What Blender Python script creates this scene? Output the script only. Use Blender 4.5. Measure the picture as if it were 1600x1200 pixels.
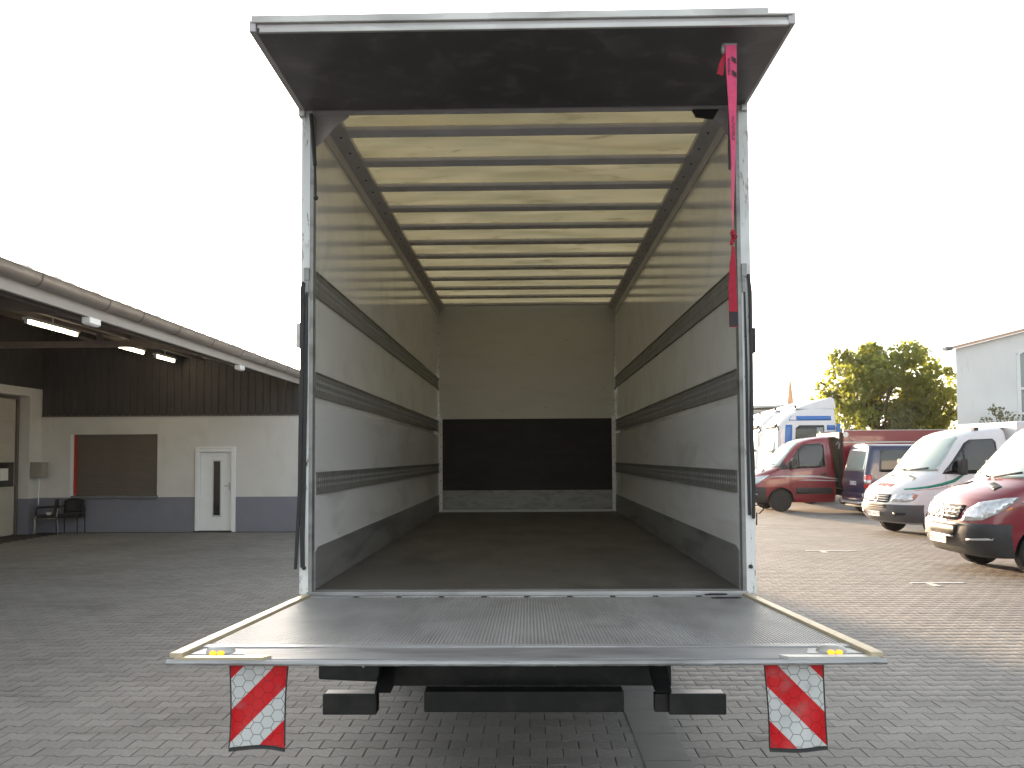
import bpy, bmesh, math, random
import numpy as np
from mathutils import Vector, Matrix
from mathutils.bvhtree import BVHTree

random.seed(7); RNG = np.random.default_rng(11)
PI = math.pi; R = math.radians
for o in list(bpy.data.objects): bpy.data.objects.remove(o)
scene = bpy.context.scene
COL = scene.collection

# ------------------------------------------------------------------ camera
CAM_H = 1.78
PITCH, ROLL, FPX = R(2.6), R(0.33), 1340.0
YAW = math.atan(25 / FPX * math.cos(PITCH))
fwd = Vector((-math.sin(YAW) * math.cos(PITCH), math.cos(YAW) * math.cos(PITCH), math.sin(PITCH)))
right0 = Vector((math.cos(YAW), math.sin(YAW), 0)); up0 = right0.cross(fwd)
right = math.cos(ROLL) * right0 - math.sin(ROLL) * up0
up = math.cos(ROLL) * up0 + math.sin(ROLL) * right0
cd = bpy.data.cameras.new('camera'); cam = bpy.data.objects.new('camera', cd); COL.objects.link(cam)
cam.matrix_world = Matrix(((right.x, up.x, -fwd.x, 0), (right.y, up.y, -fwd.y, 0), (right.z, up.z, -fwd.z, CAM_H), (0, 0, 0, 1)))
cd.sensor_fit = 'HORIZONTAL'; cd.sensor_width = 36; cd.lens = 36 * FPX / 1600
cd.shift_y = (714 - FPX * math.tan(PITCH) - 600) / 1600
cd.clip_start = 0.05; cd.clip_end = 3000
scene.camera = cam

# ------------------------------------------------------------------ sky, sun, exposure
SUN_AZ, SUN_EL = R(17), R(7.0)           # sun ahead of the camera, 17 degrees to the left, low
w = bpy.data.worlds.new('World'); scene.world = w; w.use_nodes = True
nt = w.node_tree; nt.nodes.clear()
sky = nt.nodes.new('ShaderNodeTexSky'); sky.sky_type = 'NISHITA'; sky.sun_disc = False
sky.sun_elevation = SUN_EL; sky.sun_rotation = -SUN_AZ
sky.air_density = 1.0; sky.dust_density = 3.0; sky.ozone_density = 1.0
hs = nt.nodes.new('ShaderNodeHueSaturation'); hs.inputs['Saturation'].default_value = 0.32
bg = nt.nodes.new('ShaderNodeBackground'); bg.inputs['Strength'].default_value = 0.15
wo = nt.nodes.new('ShaderNodeOutputWorld')
nt.links.new(sky.outputs[0], hs.inputs['Color']); nt.links.new(hs.outputs[0], bg.inputs[0]); nt.links.new(bg.outputs[0], wo.inputs[0])
sd = bpy.data.lights.new('sun', 'SUN'); sun = bpy.data.objects.new('sun', sd); COL.objects.link(sun)
sd.energy = 3.2; sd.angle = R(1.8); sd.color = (1.0, 0.67, 0.37)
sun.rotation_euler = Vector((math.sin(SUN_AZ) * math.cos(SUN_EL), -math.cos(SUN_AZ) * math.cos(SUN_EL), -math.sin(SUN_EL))).to_track_quat('-Z', 'Y').to_euler()
sun.location = (-10, 30, 10)
vs = scene.view_settings
vs.view_transform = 'Standard'; vs.look = 'None'; vs.gamma = 1.0; vs.use_curve_mapping = False
vs.exposure = 2.32
scene.cycles.max_bounces = 8; scene.cycles.diffuse_bounces = 5; scene.cycles.transparent_max_bounces = 8
scene.cycles.use_denoising = True
GLARE_HAZE = 0.0002                            # density of the added veil that imitates lens flare, built at the end

# ------------------------------------------------------------------ materials
MATS = {}
def mat(name, color=(.5, .5, .5), rough=.6, metal=0, var=0.0, vscale=4, dirt=0.0, dscale=1.5, dcol=(.06, .05, .045), bump=0, bscale=60,
        coat=0, emit=None, estr=0, ior=1.5, stretch=(1, 1, 1), spec=.5, rvar=0.0, scr=0.0, sscale=(1.2, 1.2, 14), scol=(.12, .11, .1), sth=.66):
    if name in MATS: return MATS[name]
    m = bpy.data.materials.new(name); m.use_nodes = True; N = m.node_tree.nodes; L = m.node_tree.links
    b = N['Principled BSDF']; b.inputs['Base Color'].default_value = (*color, 1)
    b.inputs['Roughness'].default_value = rough; b.inputs['Metallic'].default_value = metal
    b.inputs['IOR'].default_value = ior; b.inputs['Coat Weight'].default_value = coat; b.inputs['Coat Roughness'].default_value = .05
    b.inputs['Specular IOR Level'].default_value = spec
    if emit: b.inputs['Emission Color'].default_value = (*emit, 1); b.inputs['Emission Strength'].default_value = estr
    if var or dirt or bump or rvar or scr:
        tc = N.new('ShaderNodeTexCoord'); mp = N.new('ShaderNodeMapping'); mp.inputs['Scale'].default_value = stretch
        L.new(tc.outputs['Object'], mp.inputs[0])
        def noise(s, det=4, dist=0):
            n = N.new('ShaderNodeTexNoise'); n.inputs['Scale'].default_value = s; n.inputs['Detail'].default_value = det
            n.inputs['Distortion'].default_value = dist; L.new(mp.outputs[0], n.inputs['Vector']); return n
        src = None
        if var:
            n = noise(vscale); mr = N.new('ShaderNodeMapRange'); mr.inputs[1].default_value = .25; mr.inputs[2].default_value = .75
            mr.inputs[3].default_value = 1 - var; mr.inputs[4].default_value = 1 + var; L.new(n.outputs[0], mr.inputs[0])
            mx = N.new('ShaderNodeVectorMath'); mx.operation = 'SCALE'; mx.inputs[0].default_value = color; L.new(mr.outputs[0], mx.inputs['Scale']); src = mx.outputs[0]
        if dirt:
            n = noise(dscale, 8, .6); cr = N.new('ShaderNodeMapRange'); cr.inputs[1].default_value = .5; cr.inputs[2].default_value = .72
            cr.inputs[3].default_value = 0; cr.inputs[4].default_value = dirt; L.new(n.outputs[0], cr.inputs[0])
            mx = N.new('ShaderNodeMix'); mx.data_type = 'RGBA'; L.new(cr.outputs[0], mx.inputs[0])
            if src: L.new(src, mx.inputs[6])
            else: mx.inputs[6].default_value = (*color, 1)
            mx.inputs[7].default_value = (*dcol, 1); src = mx.outputs[2]
        if scr:
            mp2 = N.new('ShaderNodeMapping'); mp2.inputs['Scale'].default_value = sscale; L.new(tc.outputs['Object'], mp2.inputs[0])
            n = N.new('ShaderNodeTexNoise'); n.inputs['Scale'].default_value = 3.0; n.inputs['Detail'].default_value = 6; n.inputs['Roughness'].default_value = .72; n.inputs['Distortion'].default_value = .25; L.new(mp2.outputs[0], n.inputs['Vector'])
            cr = N.new('ShaderNodeMapRange'); cr.inputs[1].default_value = sth; cr.inputs[2].default_value = sth + .06; cr.inputs[4].default_value = scr; L.new(n.outputs[0], cr.inputs[0])
            mx = N.new('ShaderNodeMix'); mx.data_type = 'RGBA'; L.new(cr.outputs[0], mx.inputs[0])
            if src: L.new(src, mx.inputs[6])
            else: mx.inputs[6].default_value = (*color, 1)
            mx.inputs[7].default_value = (*scol, 1); src = mx.outputs[2]
        if src: L.new(src, b.inputs['Base Color'])
        if rvar:
            n = noise(vscale * 1.7, 5); mr = N.new('ShaderNodeMapRange'); mr.inputs[3].default_value = max(0, rough - rvar); mr.inputs[4].default_value = rough + rvar
            L.new(n.outputs[0], mr.inputs[0]); L.new(mr.outputs[0], b.inputs['Roughness'])
        if bump:
            n = noise(bscale, 5); bp = N.new('ShaderNodeBump'); bp.inputs['Strength'].default_value = bump; bp.inputs['Distance'].default_value = .01
            L.new(n.outputs[0], bp.inputs['Height']); L.new(bp.outputs[0], b.inputs['Normal'])
    MATS[name] = m; return m

mat('grp_wall', (.79, .785, .77), .13, coat=.35, var=.04, vscale=2.2, dirt=.25, dscale=2.4, dcol=(.42, .39, .34), scr=.45, sscale=(2, .9, 9), scol=(.30, .28, .25), sth=.68, bump=.006, bscale=4, rvar=.03)
mat('grp_wall_lower', (.70, .70, .70), .32, var=.05, vscale=2.2, scr=.6, sscale=(2, .8, 10), scol=(.25, .24, .22), sth=.64, dirt=.4, dscale=3.0, dcol=(.30, .28, .25), bump=.04, bscale=12, stretch=(1, .35, 1.4), rvar=.06)
mat('bulkhead_cream', (.66, .635, .58), .5, scr=.7, sscale=(1.5, 1, 6), scol=(.22, .20, .17), sth=.655, var=.04, vscale=1.2, dirt=.12, dscale=5, dcol=(.35, .32, .27), stretch=(.5, 1, 2.2))
mat('bulkhead_brown', (.027, .019, .020), .5, var=.2, vscale=4, dirt=.25, dscale=9, dcol=(.05, .045, .042), stretch=(.5, 1, 1.6), spec=.25)
mat('scuffed_metal', (.24, .235, .22), .5, .4, var=.15, vscale=7, scr=.6, sscale=(3, 1, 8), scol=(.5, .49, .46), sth=.64, dirt=.5, dscale=16, dcol=(.07, .065, .06), stretch=(.5, 1, 2))
mat('kick_metal', (.27, .27, .265), .42, .35, scr=.6, sscale=(1, .7, 12), scol=(.38, .37, .35), sth=.63, var=.15, vscale=3, dirt=.6, dscale=4, dcol=(.05, .05, .048), stretch=(1, .3, 2))
mat('cargo_floor', (.098, .090, .081), .5, scr=.7, sscale=(6, .8, 1), scol=(.03, .027, .025), sth=.62, var=.22, vscale=2.3, dirt=.75, dscale=2.6, dcol=(.035, .03, .028), bump=.12, bscale=160, stretch=(1, .45, 1), rvar=.1)
mat('roof_beam', (.72, .69, .71), .5, .1, var=.08, vscale=5, rvar=.08)
mat('roof_rail', (.58, .55, .555), .5, .1, var=.1, vscale=5)
mat('cargo_rail', (.24, .235, .22), .45, .3, var=.15, vscale=9)
mat('rivet', (.05, .045, .04), .5, .3)
mat('alu_white', (.80, .81, .80), .35, var=.03, vscale=6, dirt=.5, dscale=6, dcol=(.35, .33, .30), stretch=(1, 1, .35), scr=.85, sscale=(9, 9, 2.2), scol=(.16, .145, .13), sth=.575)
mat('alu_tip', (.30, .30, .30), .55, .3, var=.2, vscale=8, dirt=.7, dscale=7, dcol=(.13, .125, .12), stretch=(.25, 1, 1), scr=.7, sscale=(1.2, 9, 9), scol=(.5, .5, .49), sth=.62)
mat('alu_edge', (.62, .61, .58), .45, .4, var=.12, vscale=9, dirt=.5, dscale=8, dcol=(.22, .2, .18), stretch=(.3, 1, 1))
mat('alu_worn', (.43, .43, .43), .5, .4, scr=.6, sscale=(1.5, 9, 9), scol=(.16, .155, .15), sth=.60, var=.2, vscale=10, dirt=.8, dscale=6, dcol=(.13, .125, .12), stretch=(.25, 1, 1), bump=.15, bscale=50, rvar=.12)
mat('alu_bright', (.62, .53, .38), .5, .5, var=.1, vscale=12, rvar=.1)
mat('alu_deck', (.46, .455, .45), .45, .35, var=.12, vscale=4, dirt=.3, dscale=5, dcol=(.12, .115, .11), stretch=(1, .5, 1), rvar=.1)
mat('flap_inner', (.112, .107, .112), .42, scr=.6, sscale=(9, 1.2, 1), scol=(.30, .29, .29), sth=.68, var=.2, vscale=3, dirt=.75, dscale=6, dcol=(.21, .20, .20), bump=.05, bscale=20)
mat('rubber', (.026, .026, .027), .62, var=.25, vscale=18)
mat('frame_black', (.011, .011, .012), .55, var=.3, vscale=8, dirt=.5, dscale=6, dcol=(.05, .045, .04))
mat('tyre', (.022, .022, .023), .75, var=.2, vscale=14)
mat('rim_steel', (.10, .10, .105), .45, .6)
mat('rim_dark', (.03, .03, .032), .55, .2)
mat('strap_pink', (.80, .085, .21), .7, var=.1, vscale=30, bump=.3, bscale=500)
mat('strap_red', (.48, .02, .05), .75, var=.15, vscale=40, bump=.5, bscale=600)
mat('print_black', (.03, .02, .025), .6)
mat('amber', (.85, .38, .02), .3, emit=(1.0, .40, .02), estr=.35)
mat('wall_white', (.64, .63, .61), .8, var=.04, vscale=1.2, scr=.35, sscale=(3, 3, .35), scol=(.45, .42, .38), sth=.60, dirt=.3, dscale=1.2, dcol=(.45, .42, .38))
mat('plinth_blue', (.20, .205, .25), .7, var=.06, vscale=2, dirt=.3, dscale=2, dcol=(.15, .15, .17))
mat('board_brown', (.046, .040, .041), .6, var=.25, vscale=3, bump=.15, bscale=25, stretch=(4, 4, .6))
mat('steel_brown', (.15, .12, .11), .6, var=.15, vscale=4)
mat('soffit', (.14, .115, .108), .8, var=.15, vscale=2)
mat('gutter_zinc', (.29, .265, .24), .42, .55, var=.12, vscale=3, dirt=.4, dscale=2.5, dcol=(.2, .17, .14))
mat('fascia', (.36, .34, .32), .6, var=.06, vscale=2, dirt=.3, dscale=3, dcol=(.3, .27, .24))
mat('roof_tile', (.24, .17, .14), .75, var=.25, vscale=5)
mat('shutter', (.145, .12, .10), .55, var=.05, vscale=3)
mat('frame_red', (.42, .03, .015), .5)
mat('sill_grey', (.16, .16, .17), .6, var=.1)
mat('pvc_white', (.78, .79, .80), .35, var=.02)
mat('glass_dark', (.018, .016, .015), .06, ior=1.6, spec=.7)
mat('handle_steel', (.5, .5, .5), .3, .9)
mat('door_cream', (.45, .43, .37), .55, var=.05)
mat('box_grey', (.32, .30, .26), .5, var=.05)
mat('chair_black', (.014, .013, .013), .75, var=.2, vscale=20)
mat('chrome', (.65, .65, .65), .15, 1)
mat('tube_on', (1, .95, .8), .5, emit=(1.0, .86, .55), estr=6)
mat('fixture', (.6, .6, .58), .4)
mat('paint_white', (.55, .54, .52), .7, dirt=.9, dscale=9, dcol=(.28, .26, .24))
mat('car_red', (.20, .008, .020), .32, coat=1.0, var=.03)
mat('car_white', (.68, .70, .72), .35, coat=.6, var=.02)
mat('car_blue', (.007, .014, .062), .3, coat=1.0)
mat('car_plastic', (.030, .031, .034), .55, var=.12, vscale=10)
mat('car_glass', (.42, .50, .47), .05, .34, ior=1.8, spec=.8)
mat('bumper_grey', (.085, .09, .10), .55, var=.1, vscale=8)
mat('car_glass_side', (.014, .017, .018), .05, ior=1.6)
mat('lamp_clear', (.62, .64, .66), .12, .55, var=.35, vscale=14, coat=1)
mat('lamp_red', (.55, .015, .02), .2, coat=1)
mat('lamp_orange', (.75, .22, .03), .2, coat=1)
mat('grille_dark', (.010, .010, .010), .5)
mat('chrome_satin', (.42, .41, .39), .3, .85)
mat('silver_stripe', (.50, .49, .50), .35, .4)
mat('green_stripe', (.01, .24, .15), .4)
mat('pink_stripe', (.62, .12, .10), .4)
mat('truck_blue', (.03, .17, .50), .35, coat=.5)
mat('plate_white', (.75, .75, .72), .45)
mat('plate_blue', (.02, .06, .35), .45)
mat('bark', (.09, .065, .045), .9, var=.3, vscale=6, bump=.5, bscale=14)
mat('spire_copper', (.70, .36, .20), .7, var=.1)
mat('hall_grey', (.55, .57, .58), .6, var=.06, vscale=.3)
mat('hall_post', (.5, .38, .25), .6)
mat('stucco_pale', (.78, .79, .78), .85, var=.04, vscale=.6, dirt=.25, dscale=.5, dcol=(.62, .63, .63), scr=.4, sscale=(1.5, 1.5, .15), scol=(.6, .6, .6), sth=.58)
mat('stucco_edge', (.60, .42, .33), .8)
mat('window_pale', (.22, .27, .26), .12, ior=1.7)

def leaf_mat(name, c1, c2, trans):
    m = bpy.data.materials.new(name); m.use_nodes = True; N = m.node_tree.nodes; L = m.node_tree.links; N.clear()
    g = N.new('ShaderNodeNewGeometry'); mx = N.new('ShaderNodeMix'); mx.data_type = 'RGBA'
    mx.inputs[6].default_value = (*c1, 1); mx.inputs[7].default_value = (*c2, 1); L.new(g.outputs['Random Per Island'], mx.inputs[0])
    d = N.new('ShaderNodeBsdfPrincipled'); d.inputs['Roughness'].default_value = .55; L.new(mx.outputs[2], d.inputs['Base Color'])
    t = N.new('ShaderNodeBsdfTranslucent'); t.inputs[0].default_value = (*trans, 1)
    s = N.new('ShaderNodeMixShader'); s.inputs[0].default_value = .42; L.new(d.outputs[0], s.inputs[1]); L.new(t.outputs[0], s.inputs[2])
    o = N.new('ShaderNodeOutputMaterial'); L.new(s.outputs[0], o.inputs[0]); MATS[name] = m
leaf_mat('leaf_tree', (.045, .075, .018), (.105, .14, .03), (.42, .46, .07))
leaf_mat('leaf_shrub', (.10, .11, .06), (.20, .19, .11), (.28, .26, .11))
leaf_mat('leaf_hedge', (.05, .07, .03), (.12, .14, .06), (.2, .2, .07))

def paver_mat():
    m = bpy.data.materials.new('paver'); m.use_nodes = True; N = m.node_tree.nodes; L = m.node_tree.links; b = N['Principled BSDF']
    g = N.new('ShaderNodeNewGeometry'); oi = N.new('ShaderNodeObjectInfo')
    ad = N.new('ShaderNodeMath'); ad.operation = 'ADD'; L.new(g.outputs['Random Per Island'], ad.inputs[0]); L.new(oi.outputs['Random'], ad.inputs[1])
    fr = N.new('ShaderNodeMath'); fr.operation = 'FRACT'; L.new(ad.outputs[0], fr.inputs[0])
    mr = N.new('ShaderNodeMapRange'); mr.inputs[3].default_value = .88; mr.inputs[4].default_value = 1.12; L.new(fr.outputs[0], mr.inputs[0])
    n1 = N.new('ShaderNodeTexNoise'); n1.inputs['Scale'].default_value = .55; n1.inputs['Detail'].default_value = 6; L.new(g.outputs['Position'], n1.inputs['Vector'])
    m1 = N.new('ShaderNodeMapRange'); m1.inputs[1].default_value = .3; m1.inputs[2].default_value = .7; m1.inputs[3].default_value = .84; m1.inputs[4].default_value = 1.12; L.new(n1.outputs[0], m1.inputs[0])
    n2 = N.new('ShaderNodeTexNoise'); n2.inputs['Scale'].default_value = 45; n2.inputs['Detail'].default_value = 5; L.new(g.outputs['Position'], n2.inputs['Vector'])
    m2 = N.new('ShaderNodeMapRange'); m2.inputs[1].default_value = .3; m2.inputs[2].default_value = .7; m2.inputs[3].default_value = .86; m2.inputs[4].default_value = 1.12; L.new(n2.outputs[0], m2.inputs[0])
    p1 = N.new('ShaderNodeMath'); p1.operation = 'MULTIPLY'; L.new(mr.outputs[0], p1.inputs[0]); L.new(m1.outputs[0], p1.inputs[1])
    p2 = N.new('ShaderNodeMath'); p2.operation = 'MULTIPLY'; L.new(p1.outputs[0], p2.inputs[0]); L.new(m2.outputs[0], p2.inputs[1])
    sc = N.new('ShaderNodeVectorMath'); sc.operation = 'SCALE'; sc.inputs[0].default_value = (.225, .217, .204); L.new(p2.outputs[0], sc.inputs['Scale'])
    # oil and tyre stains
    n3 = N.new('ShaderNodeTexNoise'); n3.inputs['Scale'].default_value = .9; n3.inputs['Detail'].default_value = 3; n3.inputs['Distortion'].default_value = 1.2
    mp = N.new('ShaderNodeMapping'); mp.inputs['Scale'].default_value = (.6, 1.8, 1); L.new(g.outputs['Position'], mp.inputs[0]); L.new(mp.outputs[0], n3.inputs['Vector'])
    m3 = N.new('ShaderNodeMapRange'); m3.inputs[1].default_value = .60; m3.inputs[2].default_value = .76; m3.inputs[3].default_value = 0; m3.inputs[4].default_value = .55; L.new(n3.outputs[0], m3.inputs[0])
    mx = N.new('ShaderNodeMix'); mx.data_type = 'RGBA'; mx.inputs[7].default_value = (.10, .095, .088, 1); L.new(m3.outputs[0], mx.inputs[0]); L.new(sc.outputs[0], mx.inputs[6])
    L.new(mx.outputs[2], b.inputs['Base Color']); b.inputs['Roughness'].default_value = .72
    bp = N.new('ShaderNodeBump'); bp.inputs['Strength'].default_value = .25; bp.inputs['Distance'].default_value = .004; L.new(n2.outputs[0], bp.inputs['Height']); L.new(bp.outputs[0], b.inputs['Normal'])
    MATS['paver'] = m
paver_mat()
mat('joint_sand', (.045, .041, .036), .9, var=.3, vscale=20)
mat('far_paving', (.215, .205, .19), .75, var=.12, vscale=1.2, dirt=.4, dscale=.8, dcol=(.13, .125, .12), bump=.15, bscale=30)
mat('slab_concrete', (.19, .19, .18), .75, var=.1, vscale=3, dirt=.4, dscale=3, dcol=(.1, .1, .095), bump=.2, bscale=120)

def grp_roof_mat():
    m = bpy.data.materials.new('roof_translucent'); m.use_nodes = True; N = m.node_tree.nodes; L = m.node_tree.links; N.clear()
    tc = N.new('ShaderNodeTexCoord'); mp = N.new('ShaderNodeMapping'); mp.inputs['Scale'].default_value = (.7, 2.2, 1); L.new(tc.outputs['Object'], mp.inputs[0])
    n = N.new('ShaderNodeTexNoise'); n.inputs['Scale'].default_value = 1.6; n.inputs['Detail'].default_value = 5; n.inputs['Distortion'].default_value = .9; L.new(mp.outputs[0], n.inputs['Vector'])
    r = N.new('ShaderNodeValToRGB'); e = r.color_ramp.elements
    e[0].position = .30; e[0].color = (.142, .133, .080, 1); e[1].position = .68; e[1].color = (.200, .191, .128, 1); L.new(n.outputs[0], r.inputs[0])
    # leaf litter and grime lying on the roof, seen from below as dark smudges
    n2 = N.new('ShaderNodeTexNoise'); n2.inputs['Scale'].default_value = 2.0; n2.inputs['Detail'].default_value = 7; n2.inputs['Distortion'].default_value = 1.5
    mp2 = N.new('ShaderNodeMapping'); mp2.inputs['Scale'].default_value = (1.3, 3.5, 1); mp2.inputs['Location'].default_value = (3.1, 1.7, 0); L.new(tc.outputs['Object'], mp2.inputs[0]); L.new(mp2.outputs[0], n2.inputs['Vector'])
    k = N.new('ShaderNodeMapRange'); k.inputs[1].default_value = .57; k.inputs[2].default_value = .74; k.inputs[3].default_value = 0; k.inputs[4].default_value = .7; L.new(n2.outputs[0], k.inputs[0])
    mx = N.new('ShaderNodeMix'); mx.data_type = 'RGBA'; mx.inputs[7].default_value = (.065, .055, .028, 1); L.new(k.outputs[0], mx.inputs[0]); L.new(r.outputs[0], mx.inputs[6])
    t = N.new('ShaderNodeBsdfTranslucent'); L.new(mx.outputs[2], t.inputs[0])
    d = N.new('ShaderNodeBsdfPrincipled'); d.inputs['Base Color'].default_value = (.45, .42, .33, 1); d.inputs['Roughness'].default_value = .5
    s = N.new('ShaderNodeMixShader'); s.inputs[0].default_value = .2; L.new(t.outputs[0], s.inputs[1]); L.new(d.outputs[0], s.inputs[2])
    o = N.new('ShaderNodeOutputMaterial'); L.new(s.outputs[0], o.inputs[0]); MATS['roof_translucent'] = m
grp_roof_mat()

def flag_mat(name, sign, cx, cz):
    """red and white reflective sheeting: diagonal bands and a hexagon cell print"""
    m = bpy.data.materials.new(name); m.use_nodes = True; N = m.node_tree.nodes; L = m.node_tree.links; b = N['Principled BSDF']
    def math_(op, a, c=None, v=None):
        n = N.new('ShaderNodeMath'); n.operation = op
        for i, q in enumerate((a, c)):
            if q is None: continue
            if isinstance(q, (int, float)): n.inputs[i].default_value = q
            else: L.new(q, n.inputs[i])
        return n.outputs[0]
    tc = N.new('ShaderNodeTexCoord'); sp = N.new('ShaderNodeSeparateXYZ'); L.new(tc.outputs['Object'], sp.inputs[0])
    x = math_('SUBTRACT', sp.outputs[0], cx); z = math_('SUBTRACT', sp.outputs[2], cz)
    d = math_('ADD', math_('MULTIPLY', x, -sign), z)                        # constant along the band
    f = math_('FRACT', math_('ADD', math_('DIVIDE', d, .220), 4.159))
    red = math_('LESS_THAN', f, .5)
    s = .0400; px = math_('DIVIDE', z, s); pz = math_('DIVIDE', x, s); q = 1.7320508
    def cell(ox, oz):
        a = math_('SUBTRACT', math_('MODULO', math_('ADD', px, 40 + ox), 1.0), .5)
        c = math_('SUBTRACT', math_('MODULO', math_('ADD', pz, 20 * q + oz), q), q / 2)
        ax, az = math_('ABSOLUTE', a), math_('ABSOLUTE', c)
        return math_('MAXIMUM', ax, math_('ADD', math_('MULTIPLY', ax, .5), math_('MULTIPLY', az, .8660254)))
    hd = math_('MINIMUM', cell(0, 0), cell(.5, q / 2))
    line = math_('GREATER_THAN', hd, .465)
    c1 = N.new('ShaderNodeMix'); c1.data_type = 'RGBA'; c1.inputs[6].default_value = (.62, .63, .62, 1); c1.inputs[7].default_value = (.62, .012, .018, 1); L.new(red, c1.inputs[0])
    mul = math_('SUBTRACT', 1.0, math_('MULTIPLY', line, math_('SUBTRACT', .6, math_('MULTIPLY', red, .25))))
    c2 = N.new('ShaderNodeVectorMath'); c2.operation = 'SCALE'; L.new(c1.outputs[2], c2.inputs[0]); L.new(mul, c2.inputs['Scale'])
    n = N.new('ShaderNodeTexNoise'); n.inputs['Scale'].default_value = 14; n.inputs['Detail'].default_value = 7; L.new(tc.outputs['Object'], n.inputs['Vector'])
    k = N.new('ShaderNodeMapRange'); k.inputs[1].default_value = .55; k.inputs[2].default_value = .8; k.inputs[4].default_value = .5; L.new(n.outputs[0], k.inputs[0])
    c3 = N.new('ShaderNodeMix'); c3.data_type = 'RGBA'; c3.inputs[7].default_value = (.25, .23, .22, 1); L.new(k.outputs[0], c3.inputs[0]); L.new(c2.outputs[0], c3.inputs[6])
    L.new(c3.outputs[2], b.inputs['Base Color']); b.inputs['Roughness'].default_value = .28
    MATS[name] = m

# ------------------------------------------------------------------ mesh helpers
class MB:
    def __init__(s): s.v = []; s.f = []
    def quad_strip(s, rings, closed=True, cap=True):
        n = len(rings[0]); b0 = len(s.v)
        for r in rings: s.v += [tuple(p) for p in r]
        m = n if closed else n - 1
        for i in range(len(rings) - 1):
            for j in range(m):
                a = b0 + i * n + j; b = b0 + i * n + (j + 1) % n
                s.f.append((a, b, b + n, a + n))
        if cap and closed:
            s.f.append(tuple(b0 + j for j in range(n))[::-1]); s.f.append(tuple(b0 + (len(rings) - 1) * n + j for j in range(n)))
        return s
    def box(s, x0, x1, y0, y1, z0, z1):
        if x0 > x1: x0, x1 = x1, x0
        if y0 > y1: y0, y1 = y1, y0
        if z0 > z1: z0, z1 = z1, z0
        return s.quad_strip([[(x0, y0, z0), (x1, y0, z0), (x1, y1, z0), (x0, y1, z0)], [(x0, y0, z1), (x1, y0, z1), (x1, y1, z1), (x0, y1, z1)]])
    def prism(s, pts, axis, a, b):
        """pts 2D outline extruded along axis from a to b. axis x: (y,z); y: (x,z); z: (x,y)"""
        def P(p, t): return {'x': (t, p[0], p[1]), 'y': (p[0], t, p[1]), 'z': (p[0], p[1], t)}[axis]
        return s.quad_strip([[P(p, a) for p in pts], [P(p, b) for p in pts]])
    def tube(s, pts, r, n=8, cap=True):
        pts = [Vector(p) for p in pts]; rr = r if isinstance(r, (list, tuple)) else [r] * len(pts); rings = []; ref = None
        for i, p in enumerate(pts):
            t = (pts[min(i + 1, len(pts) - 1)] - pts[max(i - 1, 0)]).normalized()
            if ref is None or abs(t.dot(ref)) > .95: ref = Vector((0, 0, 1)) if abs(t.z) < .9 else Vector((1, 0, 0))
            u = t.cross(ref).normalized(); v = t.cross(u)
            rings.append([p + rr[i] * (math.cos(2 * PI * k / n) * u + math.sin(2 * PI * k / n) * v) for k in range(n)])
            ref = -v if False else ref
        return s.quad_strip(rings, True, cap)
    def bar(s, a, b, w, h, upv=(0, 0, 1)):
        a, b = Vector(a), Vector(b); t = (b - a).normalized(); u = t.cross(Vector(upv)).normalized(); v = u.cross(t)
        q = [(-w / 2, -h / 2), (w / 2, -h / 2), (w / 2, h / 2), (-w / 2, h / 2)]
        return s.quad_strip([[p + u * i + v * j for i, j in q] for p in (a, b)])
    def ribbon(s, pts, dirs, wid, th=.003):
        """strip along pts; dirs = width direction per point"""
        rings = []
        for i, p in enumerate(pts):
            p = Vector(p); d = Vector(dirs[i]).normalized(); t = (Vector(pts[min(i + 1, len(pts) - 1)]) - Vector(pts[max(i - 1, 0)])).normalized(); nrm = d.cross(t).normalized()
            h = (wid[i] if isinstance(wid, (list, tuple)) else wid) / 2
            rings.append([p - d * h - nrm * th / 2, p + d * h - nrm * th / 2, p + d * h + nrm * th / 2, p - d * h + nrm * th / 2])
        return s.quad_strip(rings)
    def lathe(s, prof, c, axis='y', n=24):
        """prof: (r, t) pairs revolved round axis through c"""
        rings = []
        for r, t in prof:
            ring = []
            for k in range(n):
                a = 2 * PI * k / n; ca, sa = r * math.cos(a), r * math.sin(a)
                ring.append({'y': (c[0] + ca, c[1] + t, c[2] + sa), 'x': (c[0] + t, c[1] + ca, c[2] + sa), 'z': (c[0] + ca, c[1] + sa, c[2] + t)}[axis])
            rings.append(ring)
        return s.quad_strip(rings)
    def sphere(s, c, rx, ry, rz, n=10, m=6):
        rings = []
        for i in range(1, m):
            a = PI * i / m - PI / 2
            rings.append([(c[0] + rx * math.cos(a) * math.cos(2 * PI * k / n), c[1] + ry * math.cos(a) * math.sin(2 * PI * k / n), c[2] + rz * math.sin(a)) for k in range(n)])
        return s.quad_strip(rings)

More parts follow.
